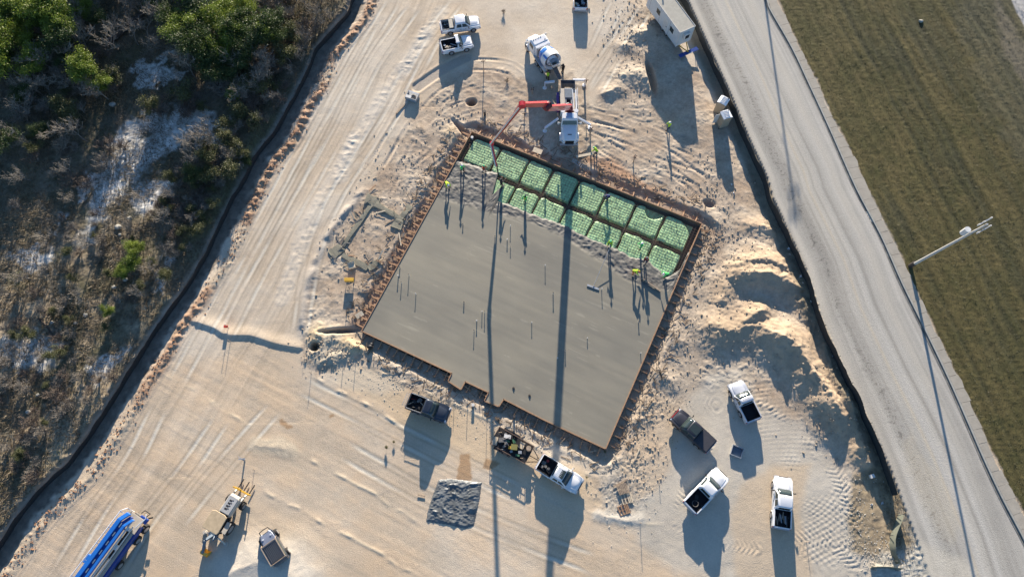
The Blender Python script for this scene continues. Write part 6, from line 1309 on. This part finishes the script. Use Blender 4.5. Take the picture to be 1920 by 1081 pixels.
# ================================================================ VEGETATION
def tri_mesh(name, V, m, parent=None, quads=False):
    k = 4 if quads else 3; V = np.asarray(V, np.float32).reshape(-1, 3); n = len(V) // k; me = bpy.data.meshes.new(name)
    me.vertices.add(len(V)); me.vertices.foreach_set('co', V.ravel()); me.loops.add(n * k); me.loops.foreach_set('vertex_index', np.arange(n * k, dtype=np.int32)); me.polygons.add(n); me.polygons.foreach_set('loop_start', np.arange(0, n * k, k, dtype=np.int32)); me.polygons.foreach_set('loop_total', np.full(n, k, np.int32)); me.update()
    me.materials.append(m); o = bpy.data.objects.new(name, me); COL.objects.link(o); o.parent = parent; return o
def leaf_mat(name, c, c2, sc=1.5, trans=.25):
    m = bpy.data.materials.new(name); m.use_nodes = True; n = m.node_tree; b = n.nodes['Principled BSDF']; b.inputs['Roughness'].default_value = .6
    g = n.nodes.new('ShaderNodeNewGeometry'); tx = n.nodes.new('ShaderNodeTexNoise'); tx.inputs['Scale'].default_value = sc; n.links.new(g.outputs['Position'], tx.inputs['Vector'])
    mr = n.nodes.new('ShaderNodeMapRange'); mr.inputs[1].default_value = .35; mr.inputs[2].default_value = .65; n.links.new(tx.outputs['Fac'], mr.inputs[0])
    mx = n.nodes.new('ShaderNodeMix'); mx.data_type = 'RGBA'; mx.inputs[6].default_value = (*c, 1); mx.inputs[7].default_value = (*c2, 1); n.links.new(mr.outputs[0], mx.inputs[0]); n.links.new(mx.outputs[2], b.inputs['Base Color'])
    tr_ = n.nodes.new('ShaderNodeBsdfTranslucent'); n.links.new(mx.outputs[2], tr_.inputs[0]); ms = n.nodes.new('ShaderNodeMixShader'); ms.inputs[0].default_value = trans
    n.links.new(b.outputs[0], ms.inputs[1]); n.links.new(tr_.outputs[0], ms.inputs[2]); n.links.new(ms.outputs[0], n.nodes['Material Output'].inputs[0]); return m
leaf_bright = leaf_mat('spring_leaf', (.14, .19, .022), (.24, .30, .04)); leaf_dark = leaf_mat('cedar_leaf', (.04, .070, .020), (.078, .112, .028)); leaf_dull = leaf_mat('olive_leaf', (.09, .10, .035), (.15, .15, .06))
bark = mat('grey_bark', (.22, .19, .16), .9, noise_amt=.3); twigm = mat('grey_twig', (.27, .235, .19), .9, noise_amt=.35, noise_scale=1.0); twigd = mat('brown_twig', (.17, .13, .10), .9, noise_amt=.35, noise_scale=1.0)
def grow(rg_, h_, spread, depth, n0=4, lean=.2, nk=3):
    """limb segments (a, b, ra, rb, level)"""
    segs = []
    def br(p, d_, l, r_, lv):
        k = 2 if lv else 3; q = p
        for i in range(k):
            d2 = (d_ + Vector((rg_.gauss(0, .16), rg_.gauss(0, .16), rg_.gauss(.02, .08)))).normalized(); e = q + d2 * l / k
            segs.append((q, e, r_ * (1 - .3 * i / k), r_ * (1 - .3 * (i + 1) / k), lv)); q = e; d_ = d2
            if lv < depth and (i > 0 or lv > 0):
                for _ in range(nk if lv else n0 // 2 + 1):
                    a_ = rg_.uniform(0, 6.28); s_ = Vector((math.cos(a_), math.sin(a_), 0)); d3 = (d_ * .55 + s_ * spread + Vector((0, 0, .22))).normalized(); br(q, d3, l * rg_.uniform(.5, .72), r_ * .5, lv + 1)
    for i in range(n0 if lean > .5 else 1):
        a_ = rg_.uniform(0, 6.28); br(Vector((rg_.uniform(-.1, .1), rg_.uniform(-.1, .1), -.1)), Vector((math.cos(a_) * lean, math.sin(a_) * lean, 1)).normalized(), h_ * .55, .035 + h_ * .013, 0)
    return segs
def seg_tris(segs, rmin=.012):
    V = []
    for a, b, ra, rb_, lv in segs:
        t_ = (b - a).normalized(); u_ = Vector((0, 0, 1)) if abs(t_.z) < .9 else Vector((1, 0, 0)); s_ = t_.cross(u_).normalized(); n_ = s_.cross(t_); ra = max(ra, rmin); rb_ = max(rb_, rmin)
        o3_ = [s_, -s_ * .5 + n_ * .87, -s_ * .5 - n_ * .87]
        for k in range(3): V += [a + o3_[k] * ra, a + o3_[(k + 1) % 3] * ra, b + o3_[(k + 1) % 3] * rb_, b + o3_[k] * rb_]
    return [tuple(v) for v in V]
def leaves(rg_, ends, per, size, sp_):
    E = np.array([tuple(e) for e in ends]); n = len(E) * per; r_ = np.random.RandomState(rg_.randrange(9999)); c = np.repeat(E, per, 0) + r_.normal(0, sp_, (n, 3)) * [1, 1, .75]
    u_ = r_.normal(0, 1, (n, 3)); u_ /= np.linalg.norm(u_, axis=1)[:, None]; w_ = np.cross(u_, r_.normal(0, 1, (n, 3))); w_ /= np.linalg.norm(w_, axis=1)[:, None]; s_ = (size * r_.uniform(.6, 1.4, n))[:, None]
    return np.stack([c - u_ * s_, c + w_ * s_ * .5, c + u_ * s_, c - w_ * s_ * .5], 1)
HID = []
def proto_tree(kind, seed):
    rg_ = random.Random(seed); t_ = bpy.data.objects.new(kind, None); COL.objects.link(t_)
    if kind == 'bare_tree':
        s_ = grow(rg_, 4.2, .75, 3, 4, .25); tri_mesh('trunk', seg_tris([q for q in s_ if q[4] < 2]), bark, t_, True); tri_mesh('crown', seg_tris([q for q in s_ if q[4] >= 2], .014), twigm, t_, True)
    elif kind == 'bare_shrub':
        s_ = grow(rg_, 2.2, .8, 2, 7, .8, 3); tri_mesh('stems', seg_tris([q for q in s_ if q[4] < 1], .014), bark, t_, True); tri_mesh('twigs', seg_tris([q for q in s_ if q[4] >= 1], .012), twigd if seed % 2 else twigm, t_, True)
    else:
        hh, lv, sz, per, sp_, mm = {'leafy_tree': (4.6, 2, .085, 120, .30, leaf_bright), 'cedar_tree': (4.8, 2, .085, 110, .36, leaf_dark), 'olive_shrub': (2.6, 2, .08, 36, .22, leaf_dull), 'shade_tree': (12.0, 2, .30, 120, .95, leaf_dark)}[kind]
        s_ = grow(rg_, hh, .85, lv, 5, .15); tri_mesh('trunk', seg_tris(s_, .02), bark, t_, True)
        ends = [q[1] for q in s_ if q[4] >= 1 and rg_.random() < .8]; ends = [e + Vector((0, 0, .1)) for e in ends]; tri_mesh('crown', leaves(rg_, ends, per, sz, sp_), mm, t_, True)
    return t_
protos = {k: [proto_tree(k, 10 * i + j + 3) for j in range(n)] for i, (k, n) in enumerate((('leafy_tree', 3), ('cedar_tree', 3), ('bare_tree', 4), ('bare_shrub', 4), ('olive_shrub', 3), ('shade_tree', 3)))}
used = set()
def plant(kind, px, py, s_, label, group, world=None):
    pr_ = random.choice(protos[kind])
    if pr_.name in used: o = copy_tree(pr_)
    else: used.add(pr_.name); o = pr_
    if world: x, y = world
    else: x, y = P(px, py, .3)
    if not world and px < 660:
        hk = {'leafy_tree': 5.0, 'cedar_tree': 5.6, 'bare_tree': 5.0, 'bare_shrub': 2.2, 'olive_shrub': 2.8}[kind]
        for st_ in range(20):
            yy = y - s_ * hk / math.tan(R(SUN_EL)); dq = dline(FLx, np.array([x, x]), np.array([yy, (y + yy) / 2]))[1]
            if dq[0] < 3.2: break
            s_ *= .88
        s_ = max(s_, .35)
    o.location = (x, y, hz(x, y)); o.rotation_euler = (random.uniform(-.06, .06), random.uniform(-.06, .06), random.random() * 6.28); o.scale = (s_ * random.uniform(.9, 1.1), s_ * random.uniform(.9, 1.1), s_ * random.uniform(.85, 1.1))
    tag(o, label, 'tree' if 'tree' in kind else 'shrub', group); return o
def where(px, py):
    v = 'top' if py < 130 else 'upper' if py < 300 else 'middle' if py < 560 else 'lower'
    h_ = 'far left' if px < 110 else 'left' if px < 240 else 'inner' if px < 400 else 'fence side'
    return f'{v} {h_}'
for px, py, s_ in ((20, 40, 1.0), (62, 25, .8), (98, 62, 1.1), (130, 50, .9), (12, 125, 1.1), (55, 135, 1.1), (70, 118, .8), (410, 62, .9), (430, 48, .8), (446, 175, .55), (250, 475, .8), (268, 462, .6), (238, 492, .6), (205, 572, .4), (165, 8, .6), (390, 10, .9), (455, 20, .7)):
    plant('leafy_tree', px, py + 16, s_ * (1.35 if py < 150 else .85), f'bright green leafy tree in the {where(px, py)} woods', 'bright green trees in the woods')
for px, py, s_ in ((365, 60, 1.1), (385, 95, 1.1), (420, 100, 1.2), (450, 110, .9), (400, 130, .8), (345, 30, .9), (430, 140, .8), (470, 60, 1.0), (150, 110, .6), (60, 180, .7), (465, 300, .5), (372, 325, .6)):
    plant('cedar_tree', px, py + 12, s_, f'dark green cedar in the {where(px, py)} woods', 'dark cedars in the woods')
def inwoods(px, py): 
    x, y = P(px, py); d_, s_, _ = dline(FLx, np.array([x]), np.array([y])); return s_[0] < -.8
n = 0
for px, py, sx, sy, cnt, kd in ((530, 110, 45, 50, 16, 'bare_tree'), (490, 170, 35, 40, 10, 'bare_tree'), (600, 30, 40, 25, 10, 'bare_tree'), (120, 60, 110, 60, 26, 'bare_tree'), (90, 70, 110, 50, 4, 'cedar_tree'), (60, 200, 60, 60, 3, 'cedar_tree'), (230, 40, 60, 40, 2, 'cedar_tree'), (480, 60, 40, 40, 4, 'cedar_tree'), (110, 60, 90, 50, 8, 'leafy_tree'), (410, 90, 50, 40, 5, 'leafy_tree'), (70, 130, 90, 80, 14, 'bare_tree'), (60, 250, 70, 90, 16, 'bare_tree'), (240, 30, 60, 30, 10, 'bare_tree'), (380, 310, 45, 40, 10, 'bare_tree'), (320, 430, 50, 40, 10, 'bare_tree'), (180, 540, 90, 90, 12, 'bare_tree'),
                            (420, 300, 50, 60, 16, 'bare_shrub'), (320, 450, 50, 60, 18, 'bare_shrub'), (120, 200, 120, 150, 36, 'bare_shrub'), (100, 620, 90, 110, 24, 'bare_shrub'), (60, 850, 50, 90, 20, 'bare_shrub'), (480, 200, 50, 90, 22, 'bare_shrub'), (150, 740, 60, 60, 12, 'bare_shrub'), (200, 430, 90, 60, 14, 'bare_shrub'), (560, 50, 60, 50, 16, 'bare_shrub'),
                            (350, 440, 40, 60, 14, 'olive_shrub'), (120, 560, 110, 60, 12, 'olive_shrub'), (400, 260, 50, 60, 14, 'olive_shrub'), (60, 780, 60, 110, 8, 'olive_shrub'), (500, 130, 60, 60, 16, 'olive_shrub'), (150, 260, 110, 110, 14, 'olive_shrub')):
    for _ in range(cnt):
        for tr_ in range(20):
            x, y = random.gauss(px, sx), random.gauss(py, sy)
            clear = ((x - 285) / 60) ** 2 + ((y - 135) / 42) ** 2 < 1 or (abs(x - (400 - (y - 215) * 1.15)) < 60 and 215 < y < 400)
            if -20 < x < 660 and -40 < y < 1000 and inwoods(x, y) and not clear: break
        else: continue
        nm = {'leafy_tree': 'bright green leafy tree', 'cedar_tree': 'dark green cedar', 'bare_tree': 'leafless grey tree', 'bare_shrub': 'leafless twiggy shrub', 'olive_shrub': 'dull olive shrub'}[kd]
        plant(kd, x, y, random.uniform(.55, 1.15) * (1 if y < 350 else .62), f'{nm} in the {where(x, y)} woods', {'leafy_tree': 'bright green trees in the woods', 'cedar_tree': 'dark cedars in the woods', 'bare_tree': 'leafless trees in the woods', 'bare_shrub': 'twiggy shrubs in the woods', 'olive_shrub': 'olive shrubs in the woods'}[kd])
for wx_, wy_, s_ in [(-77, 84, 1.0), (-72, 80, .9), (-66, 86, 1.05), (-61, 82, .9), (-56, 87, 1.0), (-51, 83, .85), (-46, 86, .8), (-82, 76, .9), (-84, 66, .9), (-86, 58, .8), (-41, 84, .6), (-36, 88, .6), (-70, 92, 1.0), (-59, 93, 1.0), (-49, 92, .9), (-80, 90, 1.0)]:
    plant('shade_tree', 0, 0, s_ * .72, 'tall dark evergreen standing beyond the top left edge of the picture', 'tall evergreens beyond the woods', (wx_, wy_))
for px, py, s_, lb in ((724, 838, .17, 'small dry weed clump on the sand below the slate pickup'), (738, 828, .13, 'smaller dry weed tuft beside the weed clump'), (1067, 891, .13, 'dry weed tuft just above the towing pickup nose'), (1100, 893, .12, 'dry weed tuft right of the towing pickup nose'), (950, 150, .25, 'grey weed tuft near the post south of the white pickups'), (945, 22, .3, 'grey weed tuft right of the two white pickups'), (1135, 845, .14, 'weed clump at the south corner of the slab')):
    plant('olive_shrub' if py > 500 else 'bare_shrub', px, py, s_, lb, 'weed tufts on the open site')
# blades: dead brush in the woods, mown grass in the field, weeds along the road fence
def blades(name, x, y, h_, w_, mm, lean=.5):
    n = len(x); r_ = np.random.RandomState(5); i = np.clip(np.searchsorted(GX, x), 1, len(GX) - 1); j = np.clip(np.searchsorted(GY, y), 1, len(GY) - 1); z = HT[j, i]
    a = r_.uniform(0, 6.283, n); b = r_.uniform(0, 6.283, n); hh = h_ * r_.uniform(.4, 1.3, n); ww = w_ * r_.uniform(.6, 1.4, n)
    p = np.stack([x, y, z], 1); s_ = np.stack([np.cos(a) * ww, np.sin(a) * ww, np.zeros(n)], 1); tpp = p + np.stack([np.cos(b) * hh * lean, np.sin(b) * hh * lean, hh], 1)
    o = tri_mesh(name, np.stack([p - s_, p + s_, tpp], 1), mm); tag(o, kind='stuff'); return o
dry = leaf_mat('dry_brush', (.13, .10, .06), (.26, .20, .12), .8, .15); grassm = leaf_mat('field_grass', (.06, .062, .02), (.10, .085, .032), .5, .2); weedm = leaf_mat('ditch_weed', (.10, .085, .04), (.24, .18, .10), 1.0, .2)
def scatter(n, x0, x1, y0, y1, keep):
    x = rng.uniform(x0, x1, n); y = rng.uniform(y0, y1, n); k = keep(x, y); return x[k], y[k]
def sgn_(L, x, y): return dline(L, x, y)[1]
pm2 = lambda x, y: (sgn_(FLx, x, y) < -.2) & (fbm(x * .3, y * .3, 3, 2) + .35 * rng.rand(len(x)) > -.12)
x, y = scatter(190000, -79, -20, -8, 79, pm2); o = blades('dead_brush', x, y, .40, .035, dry, 1.0); tag(o, 'dry brown brush and fallen twigs covering the floor of the woods', 'brush')
x, y = scatter(30000, -79, -20, -8, 79, lambda x, y: (sgn_(FLx, x, y) < -.2) & (fbm(x * .2 + 9, y * .2, 6, 2) > .12)); o = blades('green_undergrowth', x, y, .25, .05, leaf_dull, .8); tag(o, 'low olive undergrowth patches on the floor of the woods', 'undergrowth')
x, y = scatter(130000, 25, 79, -8, 79, lambda x, y: sgn_(WRx, x, y) > .1); o = blades('field_grass', x, y, .07, .03, grassm, 1.2); tag(o, 'mown olive green grass of the field right of the road', 'grass')
x, y = scatter(26000, 18, 62, -8, 76, lambda x, y: (np.abs(sgn_(CLx, x, y) + 1.6) < .9) & (fbm(x * .5, y * .5, 4, 2) > -.1)); 
cx, cy = scatter(9000, 40, 62, -6, 14, lambda x, y: inpoly(PL([(1600, 890), (1650, 870), (1690, 930), (1720, 1020), (1690, 1060), (1600, 1030), (1590, 960)]), x, y))
o = blades('ditch_weeds', np.r_[x, cx], np.r_[y, cy], .22, .03, weedm, .9); tag(o, 'dry weeds in the ditch along the road fence', 'weeds')
for k_ in protos.values():
    for pr_ in k_:
        if pr_.name not in used:
            for ch in kids(pr_): bpy.data.objects.remove(ch)
            bpy.data.objects.remove(pr_)
